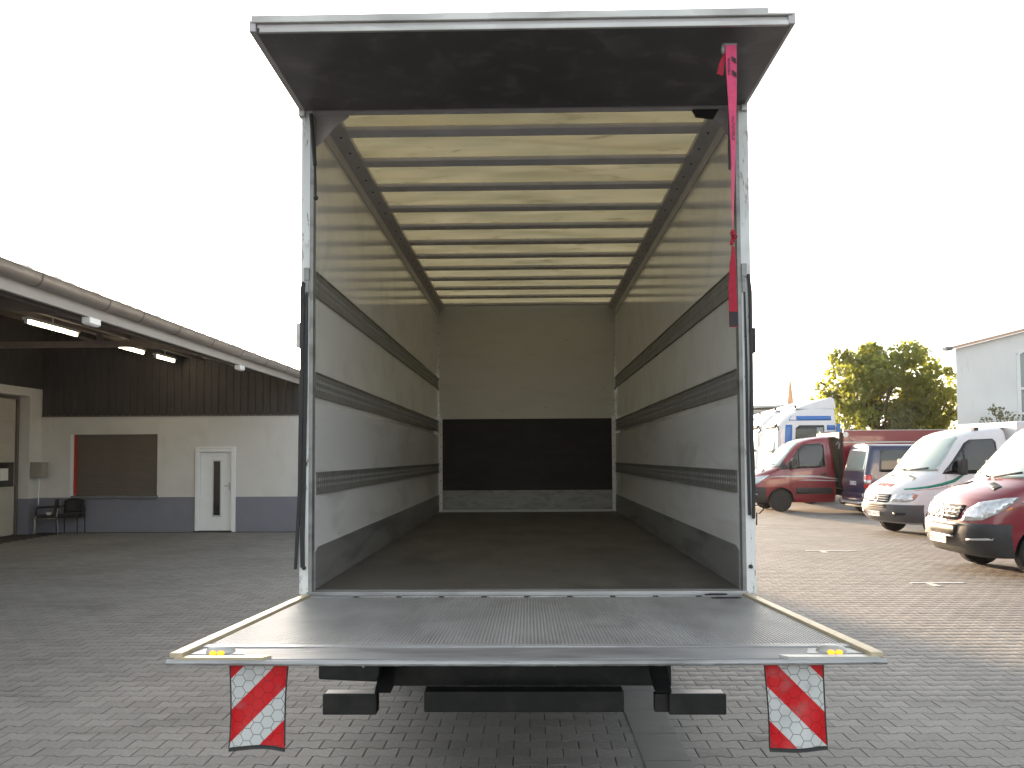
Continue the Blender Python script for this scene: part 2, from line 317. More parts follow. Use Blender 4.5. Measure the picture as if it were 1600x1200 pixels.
ORG = {}
def finish(o, parent, label=None, cat=None, group=None, kind=None):
    if parent is not None: o.parent = parent
    if label: o['label'] = label
    if cat: o['category'] = cat
    if group: o['group'] = group
    if kind: o['kind'] = kind
    return o
def add(name, mb, m, parent=None, local=False, smooth=None, bevel=0, **kw):
    """one mesh object. verts are world coordinates unless local (then: coordinates of the parent)"""
    V = np.array([tuple(p) for p in mb.v], float)
    loc = None
    if parent is not None:
        org = np.zeros(3) if local else np.array(ORG[parent.name])
    else:
        org = np.array([(V[:, 0].min() + V[:, 0].max()) / 2, (V[:, 1].min() + V[:, 1].max()) / 2, V[:, 2].min()]); loc = org
    V = V - org
    me = bpy.data.meshes.new(name); me.from_pydata(V.tolist(), [], mb.f)
    bm = bmesh.new(); bm.from_mesh(me); bmesh.ops.recalc_face_normals(bm, faces=bm.faces[:])
    if bevel:
        ed = [e for e in bm.edges if len(e.link_faces) == 2 and e.calc_face_angle(0) > .5]
        bmesh.ops.bevel(bm, geom=ed, offset=bevel, segments=2, profile=.5, affect='EDGES', clamp_overlap=True)
    bm.to_mesh(me); bm.free()
    if smooth is not None:
        me.polygons.foreach_set('use_smooth', [True] * len(me.polygons)); me.set_sharp_from_angle(angle=R(smooth))
    me.materials.append(MATS[m] if isinstance(m, str) else m)
    o = bpy.data.objects.new(name, me); COL.objects.link(o)
    if loc is not None: o.location = loc
    finish(o, parent, **kw); ORG[o.name] = tuple(org)
    return o
def empty(name, loc, rz=0, **kw):
    o = bpy.data.objects.new(name, None); COL.objects.link(o); o.location = loc; o.rotation_euler = (0, 0, rz); o.empty_display_size = .3
    ORG[o.name] = tuple(loc); return finish(o, None, **kw)
def mesh_copy(name, src, parent, loc):
    o = bpy.data.objects.new(name, src); COL.objects.link(o); o.parent = parent; o.location = loc; return o
def text_mesh(name, txt, size, mtx, m, parent, extrude=.0006):
    """flat lettering; mtx maps text x,y to the parent's coordinates"""
    cu = bpy.data.curves.new(name, 'FONT'); cu.body = txt; cu.size = size; cu.align_x = 'CENTER'; cu.align_y = 'CENTER'; cu.extrude = extrude; cu.resolution_u = 3
    t = bpy.data.objects.new(name + '_tmp', cu); COL.objects.link(t)
    dg = bpy.context.evaluated_depsgraph_get(); me = bpy.data.meshes.new_from_object(t.evaluated_get(dg)); bpy.data.objects.remove(t)
    me.transform(mtx); me.materials.clear(); me.materials.append(MATS[m])
    o = bpy.data.objects.new(name, me); COL.objects.link(o); o.parent = parent; return o
def frame_mtx(c, ex, ey):
    ex, ey = Vector(ex).normalized(), Vector(ey).normalized(); ez = ex.cross(ey)
    return Matrix(((ex.x, ey.x, ez.x, c[0]), (ex.y, ey.y, ez.y, c[1]), (ex.z, ey.z, ez.z, c[2]), (0, 0, 0, 1)))

# ================================================================== GROUND
g = MB(); g.v = [(-1500, -1500, -.05), (1500, -1500, -.05), (1500, 1500, -.05), (-1500, 1500, -.05)]; g.f = [(0, 1, 2, 3)]
add('ground', g, 'joint_sand', kind='structure', label='bedding ground under the paved yard')
PV_Y1 = 26.0
fp = MB(); fp.v = [(-60, PV_Y1, -.003), (80, PV_Y1, -.003), (80, 300, -.003), (-60, 300, -.003)]; fp.f = [(0, 1, 2, 3)]
add('far_yard', fp, 'far_paving', kind='structure', label='far grey paved yard behind the parked vans')
bed = MB(); bed.v = [(-30, -3, -.014), (34, -3, -.014), (34, PV_Y1, -.014), (-30, PV_Y1, -.014)]; bed.f = [(0, 1, 2, 3)]
yard = add('pavement', bed, 'joint_sand', kind='structure', label='yard paved with grey bone-shaped interlocking pavers')

PL, PW, AMP, TR = .200, .1435, .0095, .013
def paver_outline(gap):
    a, h = AMP, PW / 2 - gap; q = PL / 4
    top = [(-PL / 2 + gap, h + a), (-q - TR, h + a), (-q + TR, h - a), (q - TR, h - a), (q + TR, h + a), (PL / 2 - gap, h + a)]
    return top[::-1] + [(x, -y) for x, y in top]
o0, o1 = np.array(paver_outline(.0027)), np.array(paver_outline(.0060)); NP = len(o0)
PVERT = np.vstack([np.c_[o0, np.full(NP, -.03)], np.c_[o0, np.full(NP, -.0016)], np.c_[o1, np.zeros(NP)]])
PFACE = [tuple(range(2 * NP, 3 * NP))]
for j in range(NP):
    k = (j + 1) % NP
    PFACE += [(j, k, NP + k, NP + j), (NP + j, NP + k, 2 * NP + k, 2 * NP + j)]
near, far_, spots = [], [], []
STRIP = (.655, .945)                                        # lateral place of the slab strip
for r_ in range(int((PV_Y1 - 1.6) / PW)):
    y = 1.6 + (r_ + .5) * PW
    xl, xr = -.66 * y - 2.2, .64 * y + 2.4
    xl = max(xl, -11.2)
    k0, k1 = int(xl / PL) - 1, int(xr / PL) + 1
    for k in range(k0, k1):
        x = (k + (.5 if r_ % 2 else 0)) * PL
        if STRIP[0] + .09 < x < STRIP[1] - .09: continue
        if y > 20.75 and x < -5.3: continue
        v = Vector((x, y, -CAM_H)); zc = v.dot(fwd); sx = 800 + FPX * v.dot(right) / zc; sy = 653 - FPX * v.dot(up) / zc
        vis = 0 < sx < 1600 and 1035 < sy < 1215 and not (350 < sx < 450 and sy < 1175) and not (1195 < sx < 1293 and sy < 1168) and not (490 < sx < 1140 and sy < 1090)
        spots.append((y if vis else 99, x, y))
order = sorted(spots, key=lambda t: (t[0], abs(t[1]))); near = order[:300]; far_ = order[300:]
pm = bpy.data.meshes.new('paver'); pm.from_pydata(PVERT.tolist(), [], PFACE); pm.materials.append(MATS['paver'])
yo = yard.location
for (_, x, y) in near:
    o = mesh_copy('paver', pm, yard, (x - yo.x + random.uniform(-.0012, .0012), y - yo.y + random.uniform(-.0012, .0012), -yo.z + random.uniform(-.0009, .0009)))
    o.rotation_euler = (random.uniform(-.003, .003), random.uniform(-.003, .003), random.uniform(-.006, .006))
S = np.array([(x, y) for _, x, y in far_]); n = len(S)
# far pavers: top and bevel only
T2 = np.vstack([np.c_[o0, np.full(NP, -.0011)], np.c_[o1, np.zeros(NP)]]); nv = len(T2)
V = np.repeat(T2[None], n, 0).copy()
V[:, :, 0] += S[:, 0:1] + RNG.uniform(-.0012, .0012, (n, 1)); V[:, :, 1] += S[:, 1:2] + RNG.uniform(-.0012, .0012, (n, 1))
tx, ty = RNG.uniform(-.0025, .0025, (n, 1)), RNG.uniform(-.0025, .0025, (n, 1))
V[:, :, 2] += RNG.uniform(-.0007, .0007, (n, 1)) + tx * T2[None, :, 0] + ty * T2[None, :, 1]
V = V.reshape(-1, 3) - np.array(yo)
fl = [list(range(NP, 2 * NP))] + [[j, (j + 1) % NP, NP + (j + 1) % NP, NP + j] for j in range(NP)]
loops1 = np.concatenate(fl); sizes1 = np.array([len(f) for f in fl]); L1 = len(loops1)
loops = (loops1[None] + (np.arange(n) * nv)[:, None]).ravel()
starts = (np.concatenate([[0], np.cumsum(sizes1)[:-1]])[None] + (np.arange(n) * L1)[:, None]).ravel()
me = bpy.data.meshes.new('distant_pavers'); me.vertices.add(len(V)); me.vertices.foreach_set('co', V.ravel())
me.loops.add(len(loops)); me.loops.foreach_set('vertex_index', loops.astype(np.int32))
me.polygons.add(len(starts)); me.polygons.foreach_set('loop_start', starts.astype(np.int32)); me.update(calc_edges=True); me.validate()
me.materials.append(MATS['paver'])
fo = bpy.data.objects.new('paver_field', me); COL.objects.link(fo); fo.parent = yard; fo['kind'] = 'stuff'
# strip of large slabs running under the truck
y = 1.6
sm = None
while y < PV_Y1:
    L_ = .5
    if sm is None:
        q = MB().box(-(STRIP[1] - STRIP[0]) / 2 + .004, (STRIP[1] - STRIP[0]) / 2 - .004, -.246, .246, -.05, 0)
        t = add('slab', q, 'slab_concrete', yard, local=True, bevel=.005); sm = t.data; t.location = ((STRIP[0] + STRIP[1]) / 2 - yo.x, y + .25 - yo.y, -yo.z + .006)
    else:
        t = mesh_copy('slab', sm, yard, ((STRIP[0] + STRIP[1]) / 2 - yo.x, y + .25 - yo.y, -yo.z + .006 + random.uniform(-.0015, .0015)))
    y += L_
# painted bay ticks
for i, (x, y, L_, lab) in enumerate([(5.62, 16.15, .95, 'short worn white paint tick on the paving before the white van'), (5.66, 12.1, .75, 'short worn white paint tick nearest the red van'), (5.5, 21.5, .8, 'short worn white paint tick beside the truck, farthest away')]):
    q = MB().box(x - L_ / 2, x + L_ / 2, y - .05, y + .05, .003, .0065)
    q.box(x - L_ * .25, x - L_ * .25 + .1, y - .32, y - .052, .003, .0063)
    add('paint_mark', q, 'paint_white', label=lab, cat='road marking', group='painted bay marks on the yard')

# ================================================================== BOX TRUCK
TY0, TY1 = 4.83, 11.70
XI0, XI1, XO0, XO1 = -1.225, 1.195, -1.285, 1.258
ZF, ZC, ZR = 1.035, 3.835, 3.93
XC = -.014
truck = empty('box_truck', (XC, TY0, 0), label='white box truck seen from behind, open cargo box with lowered tail lift', cat='truck')
def tp(name, mb, m, parent=truck, **kw):
    if parent.name not in ORG: ORG[parent.name] = ORG[truck.name]
    return add(name, mb, m, parent, **kw)
# floor
cf = tp('cargo_floor', MB().box(XI0 + .003, XI1 - .003, TY0 + .06, TY1 - .003, ZF - .08, ZF), 'cargo_floor')
tp('floor_sill', MB().box(XI0 - .02, XI1 + .02, TY0 - .02, TY0 + .058, ZF - .09, ZF - .004), 'alu_worn', cf, bevel=.004)
# side walls
RAILS = [(2.715, 2.855), (2.135, 2.272), (1.575, 1.695)]
for s, (xi, xo) in ((-1, (XI0, XO0)), (1, (XI1, XO1))):
    d = -s                                                        # towards the inside
    wl = tp('side_wall', MB().box(xi, xo - .012 * s, TY0 + .05, TY1, 2.09, ZC + .06), 'grp_wall')
    tp('lower_panel', MB().box(xi + d * .008, xo - .012 * s, TY0 + .05, TY1, ZF - .06, 2.088), 'grp_wall_lower', wl)
    tp('outer_skin', MB().box(xo - .0115 * s, xo, TY0 + .05, TY1 + .06, ZF - .12, ZC + .06), 'alu_white', wl)
    tp('kick_plate', MB().prism([(TY0 + .052, ZF + .002), (TY1 - .01, ZF + .002), (TY1 - .01, ZF + .235), (TY0 + .12, ZF + .235), (TY0 + .052, ZF + .21)], 'x', xi + d * .009, xi + d * .014), 'kick_metal', wl)
    for (z0, z1) in RAILS:                                        # lashing rails with two rows of slots
        q = MB(); x0 = xi + d * (.0095 if z0 < 2.0 else .0015); x1 = x0 + d * .0035; h = z1 - z0; ya, yb = TY0 + .07, TY1 - .012
        for a, b in ((0, .30), (.46, .60), (.76, 1)): q.box(x0, x1, ya, yb, z0 + a * h, z0 + b * h)
        for a, b in ((.30, .46), (.60, .76)):
            y = ya
            while y < yb - .03:
                q.box(x0, x1 - d * .0010, y, y + .020, z0 + a * h, z0 + b * h); y += .046
        q.box(x0, x1 + d * .007, ya, yb, z1 - .004, z1 + .004); q.box(x0, x1 + d * .007, ya, yb, z0 - .004, z0 + .004)
        tp('lashing_rail', q, 'cargo_rail', wl)
    # roof edge rail, angle section with bolts
    rr = tp('roof_rail', MB().prism([(xi + d * .001, ZC - .12), (xi + d * .006, ZC - .12), (xi + d * .010, ZC - .055), (xi + d * .094, ZC - .012), (xi + d * .094, ZC + .02), (xi + d * .001, ZC + .02)], 'y', TY0 + .052, TY1 - .002), 'roof_rail')
    bmh = MB().lathe([(.007, 0), (.007, .004), (.004, .007)], (0, 0, 0), 'z', 8); bmh = add('bolt', bmh, 'rivet', rr, local=True); bd = bmh.data
    y = TY0 + .2; first = True
    while y < TY1 - .2:
        c = Vector((xi + d * .055, y, ZC - .033)) - Vector(ORG[truck.name]); nrm = Vector((d * .45, 0, -.9)).normalized()
        o = bmh if first else mesh_copy('bolt', bd, rr, c); o.location = c; o.rotation_euler = nrm.to_track_quat('Z', 'Y').to_euler(); first = False; y += .28
    # rear frame post
    ps = tp('rear_post', MB().box(xi - d * .001, xo + .004 * s, TY0 - .012, TY0 + .048, ZF - .02, 3.86), 'alu_white', bevel=.006)
    q = MB().prism([(xi - s * .008, TY0 - .0135), (xi + s * .012, TY0 - .0145), (xi + s * .012, TY0 - .0125), (xi - s * .008, TY0 + .046)], 'z', ZF - .01, 3.75); tp('inner_trim', q, 'kick_metal', ps)
    # old door seals, coming loose at the bottom
    if s < 0:
        pts = [(xo + .016, TY0 - .026, 2.78), (xo + .010, TY0 - .026, 2.74), (xo + .010, TY0 - .026, 2.3), (xo + .004, TY0 - .026, 1.9), (xo + .002, TY0 - .027, 1.6), (xo - .010, TY0 - .03, 1.35), (xo - .018, TY0 - .033, 1.16)]
        tp('door_seal', MB().ribbon(pts, [(1, 0, 0)] * 7, [.020, .025, .024, .023, .021, .019, .016], .016), 'rubber', ps, bevel=.004)
        pts = [(xo + .034, TY0 - .018, 2.72), (xo + .030, TY0 - .018, 2.2), (xo + .026, TY0 - .018, 1.9), (xo + .020, TY0 - .02, 1.6), (xo + .016, TY0 - .024, 1.35), (xo + .020, TY0 - .026, 1.17)]
        tp('door_seal', MB().ribbon(pts, [(1, 0, 0)] * 6, [.014, .02, .018, .026, .024, .02], .02), 'rubber', ps)
        q = MB().box(xo - .035, xo - .005, TY0 + .0, TY0 + .05, 2.41, 2.55); tp('latch_keeper', q, 'alu_edge', ps, bevel=.004)
    else:
        pts = [(xo - .014, TY0 - .024, 2.80), (xo - .006, TY0 - .026, 2.7), (xo - .006, TY0 - .026, 2.3), (xo - .012, TY0 - .026, 1.9), (xo - .006, TY0 - .026, 1.6), (xo - .010, TY0 - .026, 1.43)]
        tp('door_seal', MB().ribbon(pts, [(1, 0, 0)] * 6, [.016, .021, .018, .023, .020, .018], .014), 'rubber', ps, bevel=.004)
        pts = [(xo - .036, TY0 - .018, 2.72), (xo - .032, TY0 - .018, 2.3), (xo - .034, TY0 - .018, 1.9), (xo - .030, TY0 - .019, 1.45)]
        tp('door_seal', MB().ribbon(pts, [(1, 0, 0)] * 4, [.008, .012, .012, .016], .012), 'rubber', ps)
        tp('latch_keeper', MB().box(xo + .002, xo + .028, TY0, TY0 + .05, 2.36, 2.5), 'frame_black', ps, bevel=.004)
        q = MB().tube([(xo + .005, TY0 + .03, 1.50), (xo + .05, TY0 + .02, 1.505), (xo + .058, TY0 + .02, 1.48), (xo + .035, TY0 + .02, 1.455), (xo + .02, TY0 + .02, 1.46), (xo + .018, TY0 + .02, 1.39)], .004, 6); tp('hook', q, 'frame_black', ps)
    # bolts and a bracket on the post
    for rb, xb, zb in ((.012, .035, ZF + .13), (.008, .03, 1.75), (.008, .03, 2.45)):
        tp('bolt', MB().lathe([(rb, 0), (rb, -.006)], (xi + s * xb, TY0 - .0125, zb), 'y', 8), 'rivet', ps)
    q = MB().box(xi + s * .012, xi + s * .04, TY0 - .03, TY0 - .013, 2.79, 2.86).box(xi + s * .015, xi + s * .03, TY0 - .026, TY0 - .013, 2.70, 2.79); tp('seal_clamp', q, 'kick_metal', ps)
    # front corner post with rivets
    fpost = tp('corner_post', MB().box(xi + d * .001, xi + d * .058, TY1 - .03, TY1 - .002, ZF + .003, 2.33).box(xi + d * .001, xi + d * .02, TY1 - .028, TY1 - .0025, 2.331, ZC - .17), 'grp_wall')
    rv = None
    for k in range(17):
        c = Vector((xi + d * (.035 if k < 8 else .012), TY1 - .03, 1.15 + .155 * k)) - Vector(ORG[truck.name])
        if rv is None: t = add('rivet', MB().lathe([(.009, 0), (.007, -.006)], (0, 0, 0), 'y', 6), 'kick_metal', fpost, local=True); rv = t.data; t.location = c
        else: mesh_copy('rivet', rv, fpost, c)
# front bulkhead
bh = tp('bulkhead', MB().box(XI0, XI1, TY1, TY1 + .05, ZF - .08, ZC + .05), 'bulkhead_cream')
tp('brown_panel', MB().box(XI0 + .045, XI1 - .045, TY1 - .018, TY1 - .003, 1.325, 2.30), 'bulkhead_brown', bh)
tp('scuff_plate', MB().box(XI0 + .058, XI1 - .058, TY1 - .024, TY1 - .0185, ZF + .035, 1.328), 'scuffed_metal', bh)
# translucent roof, beams
rp = MB(); nx, ny = 24, 100; rows = []
for j in range(ny + 1):
    rows.append([(XO0 + .02 + (XO1 - XO0 - .04) * i / nx, TY0 + .045 + (TY1 + .04 - TY0 - .045) * j / ny,
                  ZC + .020 + .012 * math.sin(PI * i / nx) + .004 * math.sin(j * .9 + i * .3) * math.sin(i * .7 + j * .13) + .0015 * random.uniform(-1, 1)) for i in range(nx + 1)])
rp.quad_strip(rows, closed=False, cap=False)
tp('roof_panel', rp, 'roof_translucent', smooth=60)
y = 5.32
bd = None
while y < TY1 - .1:
    q = MB()
    a0, a1 = XI0 + .098, XI1 - .098; w_ = .068
    for k in range(1): q.prism([(-w_, .0), (-w_ * .9, -.012), (w_ * .9, -.012), (w_, 0), (w_, .012), (-w_, .012)], 'x', a0, a1)
    q.v = [(v[0], v[1] + y, v[2] + ZC + .002) for v in q.v]
    tp('roof_beam', q, 'roof_beam'); y += .56
# rear header with corner gussets
hd = tp('header', MB().box(XI0 + .002, XI1 - .002, TY0 - .01, TY0 + .044, 3.765, 3.925), 'roof_rail')
tp('gusset', MB().prism([(XI0 + .002, 3.58), (XI0 + .03, 3.60), (XI0 + .115, 3.70), (XI0 + .20, 3.76), (XI0 + .20, 3.772), (XI0 + .002, 3.772)], 'y', TY0 + .046, TY0 + .052), 'roof_rail', hd)
tp('gusset', MB().prism([(XI1 - .002, 3.50), (XI1 - .02, 3.58), (XI1 - .07, 3.69), (XI1 - .14, 3.735), (XI1 - .18, 3.77), (XI1 - .002, 3.772)], 'y', TY0 + .046, TY0 + .052), 'roof_rail', hd)
tp('gusset_pad', MB().prism([(XI1 - .24, 3.765), (XI1 - .22, 3.725), (XI1 - .12, 3.712), (XI1 - .09, 3.765)], 'y', TY0 + .02, TY0 + .043), 'rubber', hd)
# top door flap, swung up
DY = 3.93
dz = lambda y: 3.772 + (TY0 - .015 - y) * .012
fl_ = MB().quad_strip([[(XO0 + .02, TY0 - .015, 3.772), (XO1 - .02, TY0 - .015, 3.772), (XO1 - .02, DY + .015, dz(DY)), (XO0 + .02, DY + .015, dz(DY))],
                       [(XO0 + .02, TY0 - .015, 3.832), (XO1 - .02, TY0 - .015, 3.832), (XO1 - .02, DY + .015, dz(DY) + .06), (XO0 + .02, DY + .015, dz(DY) + .06)]])
flap = tp('roof_flap', fl_, 'flap_inner')
z0 = dz(DY)
tp('flap_edge', MB().box(XO0 + .032, XO1 - .032, DY - .004, DY + .014, z0 - .001, z0 + .024), 'alu_edge', flap, bevel=.003)
tp('flap_groove', MB().box(XO0 + .02, XO1 - .02, DY + .004, DY + .0145, z0 + .0245, z0 + .042), 'roof_rail', flap)
tp('flap_edge', MB().prism([(XO0 - .005, z0 + .043), (XO1 - .014, z0 + .043), (XO1 - .016, z0 + .052), (1.13, z0 + .054), (1.13, z0 + .078), (XO0 - .005, z0 + .078)], 'y', DY - .012, DY + .05), 'alu_edge', flap, bevel=.003)
for s, x in ((-1, XO0), (1, XO1 - .018)):
    q = MB().bar((x, DY - .006, z0 + .03), (x, TY0 - .02, 3.80), .03, .052)
    tp('flap_rim', q, 'roof_rail', flap)
    q = MB().box(x - .02 * s, x + .018 * s, TY0 - .03, TY0 + .02, 3.735, 3.785); tp('hinge', q, 'alu_edge', flap, bevel=.004)
# gas strut on the left, black cable on the right
tp('gas_strut', MB().tube([(XI0 + .0, TY0 - .05, 3.74), (XI0 + .018, TY0 - .02, 3.45)], .011, 8).tube([(XI0 + .018, TY0 - .02, 3.46), (XI0 + .022, TY0 - .016, 3.27)], .006, 8).sphere((XI0 + .022, TY0 - .016, 3.265), .014, .014, .014), 'rubber', flap, smooth=40)
tp('cable', MB().ribbon([(XI1 - .03, TY0 - .03, 3.76), (XI1 - .03, TY0 - .018, 3.64), (XI1 - .04, TY0 - .016, 3.52), (XI1 - .043, TY0 - .016, 3.40)], [(1, 0, 0)] * 4, [.03, .034, .022, .012], .008), 'rubber', flap)

# tail lift platform
PY0, PY1, PZ0, PZ1 = 3.005, TY0 - .025, 1.093, 1.014      # tip, hinge
PX0, PX1 = -1.262, 1.222
zt = lambda y: PZ0 + (PZ1 - PZ0) * (y - PY0) / (PY1 - PY0)
RIB_Y = PY0 + .24
lift = tp('tail_lift', MB().quad_strip([[(PX0 + .03, PY0 + .08, zt(PY0 + .08) - .012), (PX1 - .03, PY0 + .08, zt(PY0 + .08) - .012), (PX1 - .03, PY0 + .08, zt(PY0 + .08) - .03), (PX0 + .03, PY0 + .08, zt(PY0 + .08) - .03)],
                                       [(PX0 + .03, PY1, PZ1 - .012), (PX1 - .03, PY1, PZ1 - .012), (PX1 - .03, PY1, PZ1 - .075), (PX0 + .03, PY1, PZ1 - .075)]]), 'alu_worn')
# ribbed deck
q = MB(); npitch = 165; wd = (PX1 - .05) - (PX0 + .05); prof = []
for k in range(npitch):
    x = PX0 + .05 + wd * k / npitch; p_ = wd / npitch
    prof += [(x, 0), (x + p_ * .40, 0), (x + p_ * .5, .005), (x + p_ * .9, .005)]
prof.append((PX1 - .05, 0))
q.quad_strip([[(x, yy, zt(yy) - .009 + h) for x, h in prof] for yy in (RIB_Y, PY1 - .055)], closed=False, cap=False)
tp('ribbed_deck', q, 'alu_deck', lift)
q = MB().quad_strip([[(PX0 + .05, yy, zt(yy) - .011), (PX1 - .05, yy, zt(yy) - .011), (PX1 - .05, yy, zt(yy) + .0), (PX0 + .05, yy, zt(yy) + .0)] for yy in (PY1 - .054, PY1)])
tp('hinge_bar', q, 'alu_worn', lift, bevel=.003)
for k in range(9):
    x = PX0 + .31 + k * .235; tp('hinge_notch', MB().box(x - .014, x + .014, PY1 - .064, PY1 - .048, PZ1 - .006, PZ1 + .0025), 'grille_dark', lift)
# tip wedge: two plates and a bead edge
def strip(y0, y1, za, zb, th=.012, x0=PX0 + .02, x1=PX1 - .02):
    return MB().quad_strip([[(x0, y0, za), (x1, y0, za), (x1, y0, za - th), (x0, y0, za - th)], [(x0, y1, zb), (x1, y1, zb), (x1, y1, zb - th), (x0, y1, zb - th)]])
tp('tip_plate', strip(PY0 + .19, RIB_Y - .002, zt(PY0 + .19) - .002, zt(RIB_Y) - .001), 'alu_worn', lift, bevel=.002)
tp('tip_plate', strip(PY0 + .02, PY0 + .188, zt(PY0) - .016, zt(PY0 + .19) - .006, .014), 'alu_tip', lift, bevel=.002)
q = MB(); npt = 90
q.quad_strip([[(PX0 - .004 + (PX1 - PX0 + .008) * i / npt, PY0 + .012 * math.cos(a) + .0025 * math.sin(i * 2.3) * random.random(), zt(PY0) - .022 + .010 * math.sin(a) - .012 * (1 - abs(2 * i / npt - 1) ** 2) * .4 + .0010 * (random.random() - .5)) for a in [k * PI / 4 for k in range(8)]] for i in range(npt + 1)])
tp('tip_bead', q, 'alu_worn', lift, smooth=50)
for s, x in ((-1, PX0), (1, PX1)):                        # raised side strips, bare and bright
    q = MB().quad_strip([[(x, yy, zt(yy) - .03 + .02 * (yy - PY0 < .03)), (x - s * .045, yy, zt(yy) - .03 + .02 * (yy - PY0 < .03)), (x - s * .045, yy, zt(yy) + .0085), (x, yy, zt(yy) + .0085)] for yy in (PY0 + .012, PY1 - .01)])
    tp('side_strip', q, 'alu_bright', lift, bevel=.003)
    tp('tip_cover', MB().quad_strip([[(x + (-s * .02), PY0 + .0, zt(PY0) - .016), (x - s * .33, PY0 + .0, zt(PY0) - .016), (x - s * .33, PY0, zt(PY0) - .006), (x - s * .02, PY0, zt(PY0) - .006)], [(x - s * .04, PY0 + .045, zt(PY0) - .02), (x - s * .35, PY0 + .045, zt(PY0) - .02), (x - s * .35, PY0 + .045, zt(PY0) - .008), (x - s * .04, PY0 + .045, zt(PY0) - .008)]]), 'alu_bright' if s < 0 else 'alu_edge', lift)
    # amber warning lamps set into the tip
    lx, ly = x - s * .145, PY0 + .10
    lb = tp('tip_lamp', MB().sphere((lx, ly + .012, zt(ly) - .004), .055, .04, .022, 12, 6), 'alu_edge', lift, smooth=50)
    q = MB()
    for k in (-1, 1): q.sphere((lx + k * .014, ly - .026, zt(ly) - .004), .0135, .014, .010, 10, 6)
    q2 = tp('tip_lamp', q, 'amber', lift, smooth=50)
    tp('lamp_base', MB().prism([(lx - .10, ly - .03), (lx + .10, ly - .03), (lx + .07, ly + .05), (lx - .07, ly + .05)], 'z', zt(ly) - .014, zt(ly) - .005), 'alu_worn', lift)
# folding handle rings near the right hinge
q = MB(); hx, hy = 1.06, PY1 - .06
for (ax, ay, bx) in ((-.03, .045, .06), (.0, -.07, .08)):
    c = (hx + ax, hy + ay)
    q.tube([(c[0] - bx, c[1], PZ1 + .003), (c[0] - bx * .7, c[1] - .025, PZ1 + .006), (c[0] + bx * .7, c[1] - .025, PZ1 + .006), (c[0] + bx, c[1], PZ1 + .003), (c[0] + bx * .6, c[1] + .012, PZ1 + .003), (c[0] - bx * .6, c[1] + .012, PZ1 + .003)], .004, 6)
tp('recessed_handle', q, 'frame_black', lift)
# warning flags
FZ1, FZ0 = 1.070, .768
for s, x0, x1, nm in ((1, -1.057, -.848, 'flag_left_print'), (-1, .816, 1.021, 'flag_right_print')):
    cx, cz = (x0 + x1) / 2 - XC, (FZ0 + FZ1) / 2
    flag_mat(nm, s, cx, cz)
    q = MB(); nu, nw = 14, 22; rows = []; back = []
    for j in range(nw + 1):
        t = j / nw; row = []; brow = []
        for i in range(nu + 1):
            u = i / nu; pinch = .006 * math.sin(PI * t) ; wob = (.014 * math.sin(u * PI) * t ** 2 + .005 * math.sin(u * 7 + t * 5 + s) * t)
            if s < 0: xx = x0 + .012 * t * (1 - u) + (x1 - x0) * u + .006 * t * u + pinch * (.5 - u)
            else: xx = x0 + pinch * (1 - 2 * u) + (x1 - x0) * u - .008 * t * u + .004 * t * (1 - u)
            zz = FZ1 - (FZ1 - FZ0) * t + (.014 * math.sin(PI * u) * t ** 6 if s > 0 else .010 * u * t ** 4 * math.sin(PI * u * .8))
            row.append((xx, PY0 + .035 - wob - .012 * t, zz)); brow.append((xx, PY0 + .038 - wob - .012 * t, zz))
        rows.append(row); back.append(brow)
    q.quad_strip(rows, closed=False, cap=False)
    fo = tp('warning_flag', q, nm, lift, smooth=80, label='red and white striped flag with bands ' + ('rising to the right' if s > 0 else 'falling to the right'))
    q = MB(); q.quad_strip(back, closed=False, cap=False)
    ring = [r[0] for r in back] + back[-1][1:] + [r[-1] for r in back[::-1]][1:]
    q.tube([(p[0], p[1] - .003, p[2]) for p in ring], .0026, 6)
    q.ribbon([(p[0], p[1] - .002, p[2] - .006) for p in back[-1]], [(0, .3, 1)] * len(back[-1]), .012, .006)
    tp('flag_backing', q, 'rubber', lift, smooth=60)
# underride guard, arms, mudguard, chassis
YB = 4.92
for x0, x1, ax, s in ((-1.178, -.872, -.84, 1), (.786, 1.108, .76, -1)):
    ug = tp('underride_bar', MB().box(x0, x1, YB, YB + .10, .322, .438), 'frame_black', bevel=.006)
    q = MB().prism([(YB + .02, .44), (YB + .11, .44), (YB + .62, .60), (YB + .62, .70), (YB + .45, .70)], 'x', ax - .045, ax + .045)
    q.box(ax - .05, (x1 if s > 0 else x0) + .0, YB + .03, YB + .09, .33, .43)
    tp('bracket', q, 'frame_black', ug)
    tp('dust_film', MB().box(x0 + .012, x1 - .012, YB + .012, YB + .088, .4385, .4405), 'roof_rail', ug)
tp('underride_bar', MB().box(-.605, .537, YB + .04, YB + .16, .325, .442), 'frame_black', bevel=.006)
tp('mudguard', MB().prism([(-1.222, .50), (-.885, .485), (-.87, .52), (-.87, .99), (-1.222, .99)], 'y', 5.00, 5.12), 'frame_black', bevel=.01)
tp('mudguard', MB().box(.78, .90, 5.3, 5.36, .55, .99), 'frame_black')
for bx_, bz_ in ((-1.0, .60), (-.955, .625), (-.935, .60), (-.96, .575)): tp('bolt', MB().sphere((bx_, 4.995, bz_), .008, .005, .008), 'chrome_satin')
q = MB()
for x in (-.46, .38): q.box(x, x + .08, 5.0, 13.6, .72, .96)
for yy in (5.4, 6.6, 8.2, 9.8, 11.4, 12.6): q.box(-.38, .38, yy, yy + .1, .76, .9)
tp('chassis_frame', q, 'frame_black')
q = MB().box(XO0 + .02, XO1 - .02, TY0 + .07, TY1 + .05, ZF - .075, ZF - .045 - .03)
q.box(XO0 + .03, XO1 - .03, TY0 + .02, TY0 + .12, ZF - .25, ZF - .0905)
tp('subframe', q, 'frame_black')
